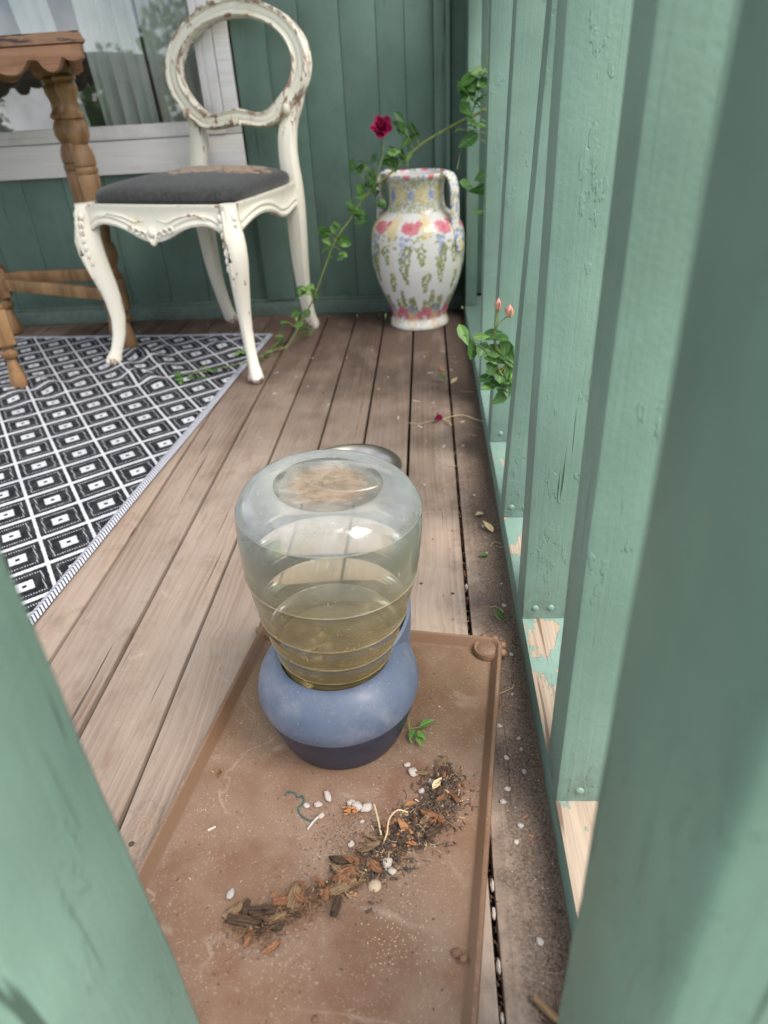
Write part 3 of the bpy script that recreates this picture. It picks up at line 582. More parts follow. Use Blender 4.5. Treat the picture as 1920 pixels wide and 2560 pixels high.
for p_, zr in ((LB, .3), (LD, .3), (LA, .55), (LC, .4)):
    o = link('leg', leg_me, tb, p_ + Vector((0, 0, .003)), (0, 0, zr)); link('leg_block', blk_me, o); link('leg_top', tp_me, o)
def stretcher(a, c, z, h=.036, t=.020):
    d = c - a; L = d.length - .05; mt = Matrix.Translation((a + c) / 2 + Vector((0, 0, z))) @ Matrix.Rotation(math.atan2(d.y, d.x), 4, 'Z')
    b = MB(); b.box((-L / 2, -t / 2, -h / 2), (L / 2, t / 2, h / 2)); me = b.mesh('stretcher', 'turned_wood', bevel=.003); o = link('stretcher', me, tb); o.matrix_world = mt; return o
stretcher(LC, LB, .166); stretcher(LC, LD + Vector((.05, .06, 0)), .185)
top_z = .778
poly = [(-.31, 1.80), (-.545, 2.255), (-1.30, 2.255), (-1.30, 1.80)]
cx_ = sum(p[0] for p in poly) / 4; cy_ = sum(p[1] for p in poly) / 4
def inset(k): return [(cx_ + (x - cx_) * (1 - k / .45), cy_ + (y - cy_) * (1 - k / .23)) for x, y in poly]
b = MB(); b.rings([[(x, y, z) for x, y in inset(k)] for k, z in ((.006, .7625), (0, .7665), (0, .7705), (.004, .7715), (.010, .784), (.016, .788))]); b.obj('tabletop', 'table_edge', tb, smooth=False, bevel=0)
def scallop(a, c, name):
    a, c = Vector(a), Vector(c); d = c - a; L = d.length; d.normalize(); nrm = Vector((d.y, -d.x, 0)); n = 160; rows = []
    for i in range(n + 1):
        x = L * i / n                      # distance from the corner
        q = x % .215
        if q < .043: zz = .741 - .010 * math.sqrt(max(0, 1 - ((q - .020) / .023) ** 2))
        elif q < .104: zz = .742 - .029 * max(0, 1 - abs((q - .076) / .030) ** 2.6)
        else: zz = .737 - .026 * max(0, 1 - abs((q - .172) / .046) ** 2.4)
        p_ = a + d * x; rows.append([p_ + Vector((0, 0, .7622)), p_ + Vector((0, 0, zz + .002)), p_ - nrm * .0015 + Vector((0, 0, zz)), p_ - nrm * .0165 + Vector((0, 0, zz)), p_ - nrm * .018 + Vector((0, 0, zz + .002)), p_ - nrm * .018 + Vector((0, 0, .7622))])
    b = MB(); b.rings(rows); return b.obj('apron', 'apron_wood', tb, angle=30)
scallop((-.324, 1.812, 0), (-1.28, 1.812, 0), 'front'); scallop((-.560, 2.245, 0), (-1.28, 2.245, 0), 'rear'); scallop((-.338, 1.832, 0), (-.552, 2.235, 0), 'side')

# ---------------------------------------------------------------- vase
vx, vy = .405, 2.185
vase = thing('floral_vase', 'tall white ceramic vase painted with flowers, two handles', 'vase', (vx, vy, 0), 0)
vprof = [(.03, .001), (.090, 0), (.0922, .005), (.0915, .013), (.087, .024), (.0835, .032), (.088, .045), (.0965, .066), (.1075, .092), (.119, .12), (.130, .155), (.1375, .19), (.1405, .225), (.1400, .25), (.1382, .272), (.1335, .292), (.1230, .309), (.1080, .322), (.0940, .331), (.0855, .339), (.081, .352), (.0795, .375), (.0795, .398), (.0830, .412), (.0885, .422), (.0915, .428), (.0910, .434), (.0870, .436), (.0825, .431), (.077, .41), (.075, .37), (.08, .33)]
pa = np.array(vprof); seg = np.r_[0, np.cumsum(np.hypot(*np.diff(pa, axis=0).T))]
NT, NV = 300, 300; tt = np.linspace(0, seg[-1], NV)
pr_ = np.interp(tt, seg, pa[:, 0]); pz = np.interp(tt, seg, pa[:, 1])
kern = np.ones(5) / 5; pr_[3:-3] = np.convolve(pr_, kern, 'same')[3:-3]; pz[3:-3] = np.convolve(pz, kern, 'same')[3:-3]
b = MB(); b.rings([[(r * math.cos(2 * math.pi * k / NT), r * math.sin(2 * math.pi * k / NT), z) for k in range(NT)] for r, z in zip(pr_, pz)], cap=False)
vme = b.mesh('vase_body', 'ceramic', angle=80)
rs = np.random.RandomState(5)
cov = np.array([v.co[:] for v in vme.vertices]); TH = np.arctan2(cov[:, 1], cov[:, 0]); Z = cov[:, 2]; RR_ = np.hypot(cov[:, 0], cov[:, 1])
COL = np.tile(np.array([.72, .70, .70]), (len(Z), 1)); 
inner = np.zeros(len(Z), bool); inner[np.arange(len(Z)) // NT > np.argmax(pz) + 4] = True
nzv = np.array([mnoise.noise((x * 110, y * 110, z * 110)) for x, y, z in cov]); nz2 = np.array([mnoise.noise((x * 320, y * 320, z * 320)) for x, y, z in cov])
def paint(mask, c, a=1.):
    m = np.clip(mask, 0, 1)[:, None] * a; COL[:] = COL * (1 - m) + np.array(c) * m
def dth(t0): return ((TH - t0 + np.pi) % (2 * np.pi) - np.pi)
def blob(t0, z0, rx, rz, c, a=.9, rag=.35, rot=0.):
    dx = dth(t0) * RR_; dz = Z - z0; x = dx * math.cos(rot) + dz * math.sin(rot); y = -dx * math.sin(rot) + dz * math.cos(rot)
    paint(np.clip((1 - np.sqrt((x / rx) ** 2 + (y / rz) ** 2) + rag * nzv) * 3.5, 0, 1), c, a)
OL, OL2, PK, YL, BL, VI = (.22, .25, .085), (.36, .38, .17), (.58, .17, .21), (.72, .58, .28), (.22, .30, .62), (.55, .36, .62)
def frond(t0, z0, L, up, lean=0.):
    n = int(L / .0058)
    for i in range(n):
        u = i / n; zz = z0 + (1 if up else -1) * L * u; w = .0135 * (1 - u * .8) * (.6 + .4 * math.sin(min(1, u * 3) * 1.57)); tb_ = t0 + lean * u
        for e in (-1, 1):
            blob(tb_ + e * w * rs.uniform(.08, .95) / .12, zz + rs.uniform(-.002, .002), .0085 * (1 - .5 * u), .0040, OL if rs.rand() < .62 else OL2, .9, .45, e * (.75 if up else -.75))
def rose(t0, z0, r):
    blob(t0, z0, r, r * .8, PK, .9, .3); blob(t0, z0, r * .62, r * .5, (.68, .22, .27), .7, .3); blob(t0 - .03, z0 + .002, r * .35, r * .28, (.50, .09, .14), .6, .4)
paint(((nzv * .6 + nz2 * .6) > .0) * ((Z > .335) & (Z < .425)), OL2, .75); paint(((nz2 > .10) & (Z > .335) & (Z < .425)), OL, .5)
paint((nzv + nz2 > .1) * (Z < .045), OL2, .6)
for t0 in np.arange(-3.2, 3.1, .78):
    t0 = t0 + .25
    blob(t0, .385, .026, .026, YL, .60, .7); blob(t0 + .42, .382, .013, .014, BL, .85, .3)
    blob(t0 + .02, .300, .022, .040, YL, .75, .6); blob(t0 + .02, .20, .012, .045, YL, .22, .8)
    rose(t0 - .30, .300, .024); rose(t0 - .13, .313, .011); rose(t0 + .36, .305, .019)
    for k in range(4): blob(t0 + .30 + rs.uniform(-.03, .03), .278 - k * .016, .0095, .0078, BL, .8, .4); blob(t0 + .30, .278 - k * .016, .003, .003, (.75, .75, .7), .8, .2)
    for k in range(3): blob(t0 - .36 + rs.uniform(-.04, .04), .276 - k * .022, .0085, .007, BL, .75, .4)
    for k in range(24): blob(t0 + rs.uniform(-.39, .39), rs.uniform(.235, .285), .006, .0035, OL2, .8, .5, rs.uniform(-1, 1))
    frond(t0 - .38, .255, .075, False, -.05); frond(t0 + .26, .222, .075, False, .10); frond(t0 + .02, .175, .055, False, -.06); frond(t0 - .12, .25, .05, False, .03)
    frond(t0 - .30, .052, .060, True, -.03); frond(t0 - .02, .055, .048, True, .02); frond(t0 + .18, .06, .072, True, .0); frond(t0 + .36, .060, .050, True, .05)
    rose(t0 + .05, .060, .022); rose(t0 - .20, .046, .017); rose(t0 + .24, .043, .017)
    for k in range(4): blob(t0 + .42 + rs.uniform(-.05, .05), .03 + k * .017, .011, .008, VI, .7, .5)
    blob(t0 - .3, .062, .009, .012, BL, .7, .4); blob(t0 + .33, .072, .009, .012, BL, .7, .4); blob(t0 - .40, .035, .018, .035, YL, .55, .5); blob(t0 + .1, .012, .02, .012, (.75, .74, .66), .8, .5)
    rose(t0 + .3, .432, .014); blob(t0 - .1, .431, .006, .004, OL, .8, .3); blob(t0 + .05, .432, .007, .005, (.25, .3, .5), .8, .3)
COL[inner] = (.66, .63, .62)
ca = vme.color_attributes.new('print', 'FLOAT_COLOR', 'POINT'); ca.data.foreach_set('color', np.c_[COL, np.ones(len(Z))].astype(np.float32).ravel())
link('vase_body', vme, vase)
def handle(ang):
    pts = spline([(.083, 0, .418), (.098, 0, .432), (.116, 0, .424), (.126, 0, .395), (.128, 0, .355), (.129, 0, .315), (.1345, 0, .285), (.1425, 0, .255), (.1450, 0, .232)], 60)
    b = MB(); b.tube(pts, [.0076 + .0008 * math.sin(i / 59 * math.pi) - (.0015 * max(0, i - 50) / 9) for i in range(60)], 16, 2.5, Vector((0, 1, 0)))
    
    me = b.mesh('handle', 'ceramic'); C2 = np.tile(np.array([.72, .70, .67]), (len(me.vertices), 1))
    for i, v in enumerate(me.vertices):
        q = v.co * 90; n_ = mnoise.noise(q); n2_ = mnoise.noise(q * 2.3 + Vector((5, 5, 5)))
        if n_ > .25: C2[i] = BL
        elif n2_ > .28: C2[i] = OL2
        elif n_ < -.3: C2[i] = YL
    a_ = me.color_attributes.new('print', 'FLOAT_COLOR', 'POINT'); a_.data.foreach_set('color', np.c_[C2, np.ones(len(C2))].astype(np.float32).ravel())
    return link('handle', me, vase, None, (0, 0, ang))
handle(R(-32)); handle(R(148))

# ---------------------------------------------------------------- tray
TROT = R(-8.0); tray = thing('boot_tray', 'brown plastic tray with raised rim and paw print corners', 'tray', (.3215, .455, .0015), TROT)
TW, TL = .167, .266
def rrect(w, h, r, z, n=6):
    out = []
    for cx, cy, a0 in ((w - r, h - r, 0), (-w + r, h - r, 90), (-w + r, -h + r, 180), (w - r, -h + r, 270)):
        for k in range(n + 1): a = R(a0 + 90 * k / n); out.append((cx + r * math.cos(a), cy + r * math.sin(a), z))
    return out
b = MB(); b.rings([rrect(TW - i, TL - i, max(.016 - i, .006), z) for i, z in ((.006, 0), (0, .004), (0, .0135), (.0012, .0155), (.0045, .0155), (.0056, .0146), (.0120, .0058), (.0136, .0043), (.015, .0040))])
b.obj('tray_body', 'tray_plastic', tray, angle=50)
for ex_ in (-1, 1):
    for ey_ in (-1, 1):
        b = MB(); c = Vector((ex_ * (TW - .019), ey_ * (TL - .017), 0)); d = Vector((ex_, ey_, 0)).normalized(); t = Vector((-d.y, d.x, 0))
        b.lathe([(.0195, .0042), (.019, .0095), (.0175, .0120), (.0150, .0112), (.0138, .0098), (.0125, .0106), (.008, .0114), (.003, .0116), (.0002, .0116)], 20, (c.x, c.y), cap=True)
        for k, a in enumerate((-62, -22, 22, 62)):
            q = c + d * (.0205 * math.cos(R(a))) + t * (.0205 * math.sin(R(a))); b.ball((q.x, q.y, .0095), (.0066, .0066, .0056), 12, 6)
        b.obj('paw_print', 'tray_plastic', tray)

# ---------------------------------------------------------------- pet waterer
WX, WYY, WZ = .323, .563, .0057
wt = thing('pet_waterer', 'upturned clear ribbed bottle in a blue gravity pet waterer base', 'pet waterer', (WX, WYY, WZ))
b = MB(); b.lathe([(.040, 0), (.0675, 0), (.0708, .002), (.0745, .011), (.0805, .030), (.0860, .050), (.0884, .0610)], 72, cap=True); b.obj('base_lower', 'dark_plastic', wt, angle=50)
b = MB(); b.lathe([(.0880, .0610), (.0897, .0618), (.0907, .0660), (.0913, .070), (.0914, .075), (.0902, .0825), (.0872, .0915), (.0822, .1000), (.0755, .1075), (.0685, .1128), (.0635, .1150), (.0615, .1150), (.0608, .1130), (.0604, .095)], 72, cap=False); b.obj('base_upper', 'blue_plastic', wt, angle=50)
# scoop-shaped drinking bowl behind the dome
rows = []
for sc_, z0 in ((.80, .001), (.90, .02), (1.0, .055), (1.04, None), (1.00, None), (.93, .06), (.86, .03), (.5, .022), (.05, .02)):
    row = []
    for k in range(48):
        a = 2 * math.pi * k / 48; yy = math.sin(a); z = z0 if z0 is not None else .114 + .024 * max(0, 1 - abs(yy - .1) / .8) - .012 * max(0, yy) + (.002 if sc_ == 1.0 else 0)
        row.append((.0805 * sc_ * math.cos(a), .058 + .082 * sc_ * yy, z))
    rows.append(row)
b = MB(); b.rings(rows); b.obj('drinking_bowl', 'blue_plastic', wt, angle=60)
bp = [(.0595, .096), (.0597, .116), (.0605, .1190), (.0628, .1256), (.0640, .1264), (.0632, .1275), (.0665, .1400), (.0690, .1512), (.0706, .1522), (.0698, .1535), (.0735, .168), (.0772, .1832), (.0788, .1842), (.0780, .1855), (.0818, .204), (.0850, .222), (.0866, .2335), (.0882, .2346), (.0874, .236), (.0892, .252), (.0900, .268), (.0903, .282), (.0902, .2910), (.0897, .2990), (.0891, .3034), (.0897, .3046), (.0885, .3062), (.0866, .3110), (.0838, .3162), (.0798, .3210), (.0748, .3252), (.0690, .3284), (.0630, .3302), (.0575, .3304), (.0540, .3288), (.0520, .3276)]
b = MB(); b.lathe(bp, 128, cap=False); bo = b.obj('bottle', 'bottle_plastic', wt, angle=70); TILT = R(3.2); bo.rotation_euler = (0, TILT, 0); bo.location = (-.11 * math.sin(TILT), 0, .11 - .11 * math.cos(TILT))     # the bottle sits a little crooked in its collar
b = MB(); b.lathe([(.0520, .3276), (.049, .3266), (.042, .3264), (.02, .3268), (.0062, .3270), (.0058, .3290), (.0045, .3296), (.0005, .3297)], 64, cap=False); b.obj('bottle_bottom', 'bottle_base_dirt', bo, angle=50)
b = MB(); b.lathe([(.001, .100), (.058, .100), (.0582, .117), (.0612, .126), (.0618, .128), (.0612, .1290), (.001, .1290)], 64, cap=False); b.obj('water', 'water', bo, angle=50)

# steel bowl behind
sb = MB(); sb.lathe([(.001, .001), (.070, .001), (.074, .003), (.084, .032), (.089, .042), (.0935, .0435), (.0945, .042), (.0955, .0435), (.0935, .0455), (.0885, .0445), (.080, .034), (.068, .006), (.001, .004)], 64, cap=False)
o = sb.obj('metal_bowl', 'steel'); o.location = (.283, 1.138, .0); tag(o, 'shallow stainless steel bowl on the boards behind the waterer', 'bowl')

# ---------------------------------------------------------------- roses
def leaf_mesh(name, mat, w=.60):
    vs, fs = [], []; n = 7
    for i in range(n):
        t = i / (n - 1); hw = w * .5 * math.sin(math.pi * t ** .85) * (1.08 - .35 * t) + .003; zz = -.16 * t * t
        ser = 1 + (.07 if i % 2 else -.04); vs += [(-hw * ser, t, zz + .16 * hw), (-hw * .5, t, zz + .05 * hw), (0, t, zz - .02), (hw * .5, t, zz + .05 * hw), (hw * ser, t, zz + .16 * hw)]
    for i in range(n - 1):
        for k in range(4): fs.append((i * 5 + k, i * 5 + k + 1, i * 5 + k + 6, i * 5 + k + 5))
    return MB().add(vs, fs).mesh(name, mat)
LM = [leaf_mesh('leaf', 'rose_leaf'), leaf_mesh('leaf', 'rose_leaf', .72), leaf_mesh('leaf', 'young_leaf', .5)]
CAMP = Vector((.43, 0, .65))
def put_leaf(par, p, size, face=.75, young=.2, flat=False):
    p = Vector(p); nrm = (CAMP - p).normalized() * face + Vector((random.gauss(0, .5), random.gauss(0, .4), random.gauss(.45, .4)))
    if flat: nrm = Vector((random.gauss(0, .35), random.gauss(0, .35), 1))
    nrm.normalize(); d = Vector((random.gauss(0, 1), random.gauss(0, .6), random.gauss(-.3, .8))); d = (d - nrm * d.dot(nrm)).normalized(); x = d.cross(nrm)
    m = Matrix((x, d, nrm)).transposed().to_4x4(); sz = size * random.uniform(.75, 1.2)
    o = link('leaf', LM[2] if random.random() < young else random.choice(LM[:2]), par); o.matrix_world = Matrix.Translation(p - d * sz * .5) @ m @ Matrix.Scale(sz, 4); return o
CANE_LEAVES = [(0.243, 1.97, 0.476), (0.273, 1.97, 0.487), (0.296, 1.97, 0.484), (0.263, 1.97, 0.468), (0.28, 1.97, 0.449), (0.282, 1.97, 0.432), (0.265, 1.97, 0.419), (0.365, 1.97, 0.564), (0.378, 1.97, 0.554), (0.399, 1.97, 0.556), (0.381, 1.97, 0.524), (0.401, 1.97, 0.535), (0.356, 1.97, 0.507), (0.373, 1.97, 0.494), (0.355, 1.97, 0.476), (0.337, 1.97, 0.483), (0.31, 1.97, 0.422), (0.313, 1.97, 0.389), (0.302, 1.97, 0.406), (0.159, 1.97, 0.301), (0.157, 1.97, 0.319), (0.184, 1.97, 0.331), (0.157, 1.97, 0.28), (0.203, 1.97, 0.296), (0.204, 1.97, 0.261), (0.246, 1.97, 0.372), (0.254, 1.97, 0.342), (0.252, 1.97, 0.362), (0.239, 1.97, 0.382), (0.1, 1.97, 0.17), (0.114, 1.97, 0.158), (0.076, 1.97, 0.165), (0.081, 1.97, 0.102), (0.05, 1.97, 0.107), (0.054, 1.97, 0.072), (0.019, 1.97, 0.081)]
TOP_LEAVES = [(0.524, 1.93, 0.633), (0.54, 1.93, 0.626), (0.553, 1.93, 0.64), (0.562, 1.93, 0.667), (0.577, 1.93, 0.663), (0.54, 1.93, 0.654), (0.531, 1.93, 0.594), (0.556, 1.93, 0.604), (0.572, 1.93, 0.614), (0.578, 1.93, 0.644), (0.564, 1.93, 0.556), (0.538, 1.93, 0.525), (0.508, 1.93, 0.547), (0.544, 1.93, 0.568), (0.536, 1.93, 0.425), (0.569, 1.93, 0.442), (0.57, 1.93, 0.411), (0.568, 1.93, 0.36)]
LOW_LEAVES = [(0.491, 1.13, 0.292), (0.52, 1.13, 0.287), (0.506, 1.13, 0.266), (0.524, 1.13, 0.266), (0.538, 1.13, 0.29), (0.551, 1.13, 0.284), (0.558, 1.13, 0.271), (0.555, 1.13, 0.26), (0.565, 1.13, 0.262), (0.544, 1.13, 0.261), (0.542, 1.13, 0.248), (0.555, 1.13, 0.248), (0.543, 1.13, 0.229), (0.531, 1.13, 0.214), (0.543, 1.13, 0.208), (0.554, 1.13, 0.219), (0.56, 1.13, 0.211), (0.566, 1.13, 0.227), (0.568, 1.13, 0.22), (0.538, 1.13, 0.2), (0.557, 1.13, 0.197), (0.567, 1.13, 0.194), (0.555, 1.13, 0.177), (0.569, 1.13, 0.246)]
CANE = [(.70, 1.97, .60), (0.608, 1.97, 0.598), (0.587, 1.97, 0.589), (0.556, 1.97, 0.575), (0.526, 1.97, 0.565), (0.423, 1.97, 0.518), (0.354, 1.97, 0.464), (0.307, 1.97, 0.431), (0.261, 1.97, 0.391), (0.229, 1.97, 0.349), (0.181, 1.97, 0.293), (0.129, 1.97, 0.187), (0.1, 1.97, 0.132), (0.062, 1.97, 0.075), (.02, 1.955, .016)]
FLOOR_LEAVES = [(-0.218, 1.746, 0.015), (-0.197, 1.79, 0.015), (-0.226, 1.703, 0.015), (-0.158, 1.771, 0.015), (-0.169, 1.712, 0.015), (-0.012, 1.939, 0.015), (-0.038, 1.89, 0.015), (-0.101, 1.913, 0.015), (-0.014, 2.013, 0.015), (0.052, 2.064, 0.015), (-0.043, 1.856, 0.015)]
FLOORSTEM = [(-0.016, 1.93, 0.012), (-0.046, 1.872, 0.010), (-0.092, 1.821, 0.013), (-0.149, 1.779, 0.014), (-0.209, 1.753, 0.013)]
rosec = thing('rose_cane', 'long rose cane with a dark red flower arching before the vase', 'rose')
b = MB(); pts = spline(CANE + FLOORSTEM, 110); b.tube(pts, [.0036 - .0022 * i / 109 for i in range(110)], 8)
for i in range(6, 90, 5):
    q = pts[i]; d = Vector((random.gauss(0, 1), random.gauss(0, 1), random.gauss(0, 1))).normalized(); b.tube([q, q + d * .004, q + d * .009 + Vector((0, 0, -.002))], [.0022, .0012, .0002], 5)
allL = CANE_LEAVES + TOP_LEAVES
for i, p_ in enumerate(CANE_LEAVES):            # leaf stalks back to the cane
    a = Vector(p_); q = min(pts, key=lambda t: (t - a).length)
    if (q - a).length < .09: b.tube(spline([q, (q + a) / 2 + Vector((0, -.004, .006)), a], 6), .0009, 5)
for i, p_ in enumerate(TOP_LEAVES):
    a = Vector(p_); q = Vector((.60, 1.95, a.z - .02)); b.tube(spline([q, (q + a) / 2 + Vector((0, 0, .008)), a], 6), .0009, 5)
b.tube(spline([(.545, 1.95, .572), (.562, 1.94, .62), (.572, 1.935, .67), (.583, 1.93, .70)], 16), .0016, 6)
b.tube(spline([(0.302, 1.965, 0.430), (0.309, 1.96, 0.455), (0.323, 1.96, 0.491), (0.328, 1.96, 0.521), (0.331, 1.96, 0.543)], 16), .0017, 6)
for a0, a1 in (((.545, 1.95, .53), (.512, 1.94, .46)), ((.395, 1.97, .505), (.388, 1.96, .47))): b.tube([a0, ((a0[0] + a1[0]) / 2 - .006, a0[1], (a0[2] + a1[2]) / 2 + .01), a1], [.001, .0008, .0014], 5)
b.obj('cane', 'cane', rosec)
for p_ in CANE_LEAVES: put_leaf(rosec, p_, .042); put_leaf(rosec, Vector(p_) + Vector((random.gauss(0, .012), random.gauss(0, .012), random.gauss(0, .012))), .032)
for p_ in TOP_LEAVES: put_leaf(rosec, p_, .052, .6)
for p_ in FLOOR_LEAVES: put_leaf(rosec, p_, .040, .5, .7, True); put_leaf(rosec, Vector(p_) + Vector((random.gauss(0, .018), random.gauss(0, .018), .004)), .030, .5, .7, True)
fl = link('flower', None, rosec, (.327, 1.955, .556)); fl.rotation_euler = (R(55), R(-25), R(10))
pet = MB(); vs = []; fs = []
for i in range(6):
    for k in range(6):
        t = i / 5; u = k / 5 - .5; w = .95 * math.sin(math.pi * (.18 + .72 * t)); vs.append((u * w + .06 * math.sin(k * 3.1 + i), t, .35 * t * t + .9 * u * u * (1 - .3 * t) + .05 * math.sin(k * 2.2)))
for i in range(5):
    for k in range(5): fs.append((i * 6 + k, i * 6 + k + 1, (i + 1) * 6 + k + 1, (i + 1) * 6 + k))
pet.add(vs, fs); pet_me = pet.mesh('petal', 'petal_red', angle=120)
for k in range(14):
    ly = k // 5; o = link('petal', pet_me, fl, (0, 0, .002 * ly), (R(8 + 24 * ly + random.uniform(-8, 8)), random.uniform(-.2, .2), 2 * math.pi * k / 5 + ly * .6), .030 - .0048 * ly)
b = MB(); b.ball((0, 0, .003), (.004, .004, .004), 8, 5); b.obj('flower_centre', 'straw', fl)
rl = thing('rose_shoot', 'leafy rose shoot with two pink buds poking through the railing', 'rose')
b = MB()
b.tube(spline([(.70, 1.15, .15), (.62, 1.14, .20), (0.574, 1.13, 0.239), (0.556, 1.13, 0.253), (0.545, 1.13, 0.269), (0.542, 1.13, 0.292), (0.544, 1.13, 0.317), (0.546, 1.13, 0.331)], 40), .0016, 6)
b.tube(spline([(0.544, 1.13, 0.3), (0.55, 1.13, 0.309), (0.563, 1.13, 0.321)], 10), .0011, 6)
b.tube(spline([(.63, 1.14, .19), (.58, 1.135, .20), (.56, 1.13, .215), (.55, 1.13, .23)], 12), .0014, 6)
for p_ in LOW_LEAVES: a = Vector(p_); b.tube([a, a * .5 + Vector((.56, 1.13, .24)) * .5, Vector((.565, 1.132, .235))], .0007, 4)
b.obj('stem', 'cane', rl)
for p_ in LOW_LEAVES: put_leaf(rl, p_, .034, 1.0, .25)
for p_ in LOW_LEAVES[8:]: put_leaf(rl, Vector(p_) + Vector((random.gauss(.004, .008), random.gauss(.01, .008), random.gauss(0, .010))), .024, 1.0, .25)
for c, r_ in (((.546, 1.13, .336), .0048), ((.5645, 1.13, .325), .0062)):
    b = MB(); b.lathe([(.001, -.008), (r_ * .7, -.006), (r_, 0), (r_ * .9, .006), (r_ * .3, .011), (.0005, .013)], 10); o = b.obj('bud', 'petal_pink', rl); o.location = c
    b = MB()
    for k in range(5): a = 2 * math.pi * k / 5; b.tube([(r_ * .4 * math.cos(a), r_ * .4 * math.sin(a), -.007), (r_ * 1.05 * math.cos(a), r_ * 1.05 * math.sin(a), .0), (r_ * 1.2 * math.cos(a), r_ * 1.2 * math.sin(a), .009)], [.002, .0018, .0004], 5)
    b.obj('sepals', 'sepal', o)
# the bush the canes come from, outside the railing
bush = thing('rose_bush', 'rose bush growing outside the far end of the side railing', 'bush')
vs, fs = [], []; rb = random.Random(4)
for _ in range(2600):
    a = rb.uniform(0, 6.28); u = rb.uniform(-1, 1); q = math.sqrt(1 - u * u); rr = rb.random() ** .45
    p_ = Vector((1.02 + .33 * rr * q * math.cos(a), 1.85 + .55 * rr * q * math.sin(a), .42 + .75 * rr * u)); s_ = rb.uniform(.018, .034)
    d1 = Vector((rb.gauss(0, 1), rb.gauss(0, 1), rb.gauss(0, 1))).normalized() * s_; d2 = d1.cross(Vector((rb.gauss(0, 1), rb.gauss(0, 1), rb.gauss(0, 1)))).normalized() * s_ * .55
    o = len(vs); vs += [p_ - d1, p_ + d2, p_ + d1, p_ - d2]; fs.append((o, o + 1, o + 2, o + 3))
b = MB(); b.v = [tuple(v) for v in vs]; b.f = fs; tag(b.obj('leaves', 'rose_leaf', bush), kind='stuff')
b = MB()
for k in range(7): a = k * .9; b.tube(spline([(1.0 + .04 * math.cos(a), 1.85 + .04 * math.sin(a), -.55), (1.0 + .15 * math.cos(a), 1.85 + .22 * math.sin(a), .2), (1.0 + .28 * math.cos(a), 1.85 + .45 * math.sin(a), .85)], 12), .006, 6)
b.obj('stems', 'cane', bush)
# torn sprig lying on the tray
sg = thing('leaf_sprig', 'small torn green sprig lying on the tray beside the blue base', 'sprig', (.412, .546, .0075))
b = MB(); b.tube(spline([(-.012, .018, .006), (-.010, 0, .004), (-.008, -.018, .001)], 10), .0008, 5); b.tube([(-.01, 0, .004), (0, .001, .006), (.010, .004, .004)], .0007, 5); b.obj('stem', 'cane', sg)
for q, a in (((0, -.004, .006), -2.6), ((.002, .002, .007), -1.2), ((-.004, -.002, .005), -3.4), ((.0, -.008, .003), -2.9)):
    link('leaf', LM[2], sg, q, (.35, .1, a), .019)

ORD = ['first', 'second', 'third', 'fourth', 'fifth', 'sixth', 'seventh', 'eighth', 'ninth', 'tenth', 'eleventh', 'twelfth', 'thirteenth', 'fourteenth', 'fifteenth', 'sixteenth', 'seventeenth', 'eighteenth', 'nineteenth'] + ['twentieth'] + [t + '-' + o for t in ('twenty', 'thirty') for o in ('first', 'second', 'third', 'fourth', 'fifth', 'sixth', 'seventh', 'eighth', 'ninth')] + ['fortieth', 'forty-first', 'forty-second']
# ---------------------------------------------------------------- litter
def chip_mesh(name, mat, seed):
    rnd = random.Random(seed); rows = []; n = 5; L = 1.
    for i in range(n):
        t = i / (n - 1) - .5; w = (.17 + .07 * rnd.random()) * (1 - (.8 if seed % 2 else .3) * (abs(t) * 2) ** 2.2 * rnd.uniform(.6, 1)); h = .10 + .05 * rnd.random()
        rows.append([(t + rnd.uniform(-.06, .06), y + rnd.uniform(-.03, .03), z + rnd.uniform(-.02, .02)) for y, z in ((-w, -h * .5), (-w * .9, h * .4), (-.03, h * .7), (w * .8, h * .5), (w, -h * .4), (0, -h * .6))])
    b = MB(); b.rings(rows); return b.mesh(name, mat, smooth=False)
chips = {m: [chip_mesh('bark_chip', m, i) for i in range(4)] for m in ('bark_red', 'bark_tan', 'bark_dark')}
def rock_mesh(name, mat, seed):
    bm = bmesh.new(); bmesh.ops.create_icosphere(bm, subdivisions=2, radius=1); off = Vector((seed * 3.1, seed * 1.7, 0))
    for v in bm.verts: v.co *= 1 + .42 * mnoise.noise(v.co * 1.5 + off)
    for v in bm.verts: v.co.z *= .62; v.co.x *= 1.25
    me = bpy.data.meshes.new(name); 
    for f in bm.faces: f.smooth = f.index % 3 > 0
    bm.to_mesh(me); bm.free(); me.materials.append(M[mat]); return me
rocks = {m: [rock_mesh('pebble', m, i + 1) for i in range(4)] for m in ('stone_pale', 'stone_grey')}
TF = .0057
def chip(x, y, L, rot, mat, label, z=TF, group='bark chips swept into a curve on the tray', tilt=None):
    o = link('bark_chip', random.choice(chips[mat]), None, (x, y, z + L * .07), (random.uniform(-.3, .3), random.uniform(-.15, .15) if tilt is None else tilt, rot), (L, L * random.uniform(.8, 1.15), L))
    return tag(o, label, 'bark chip', group)
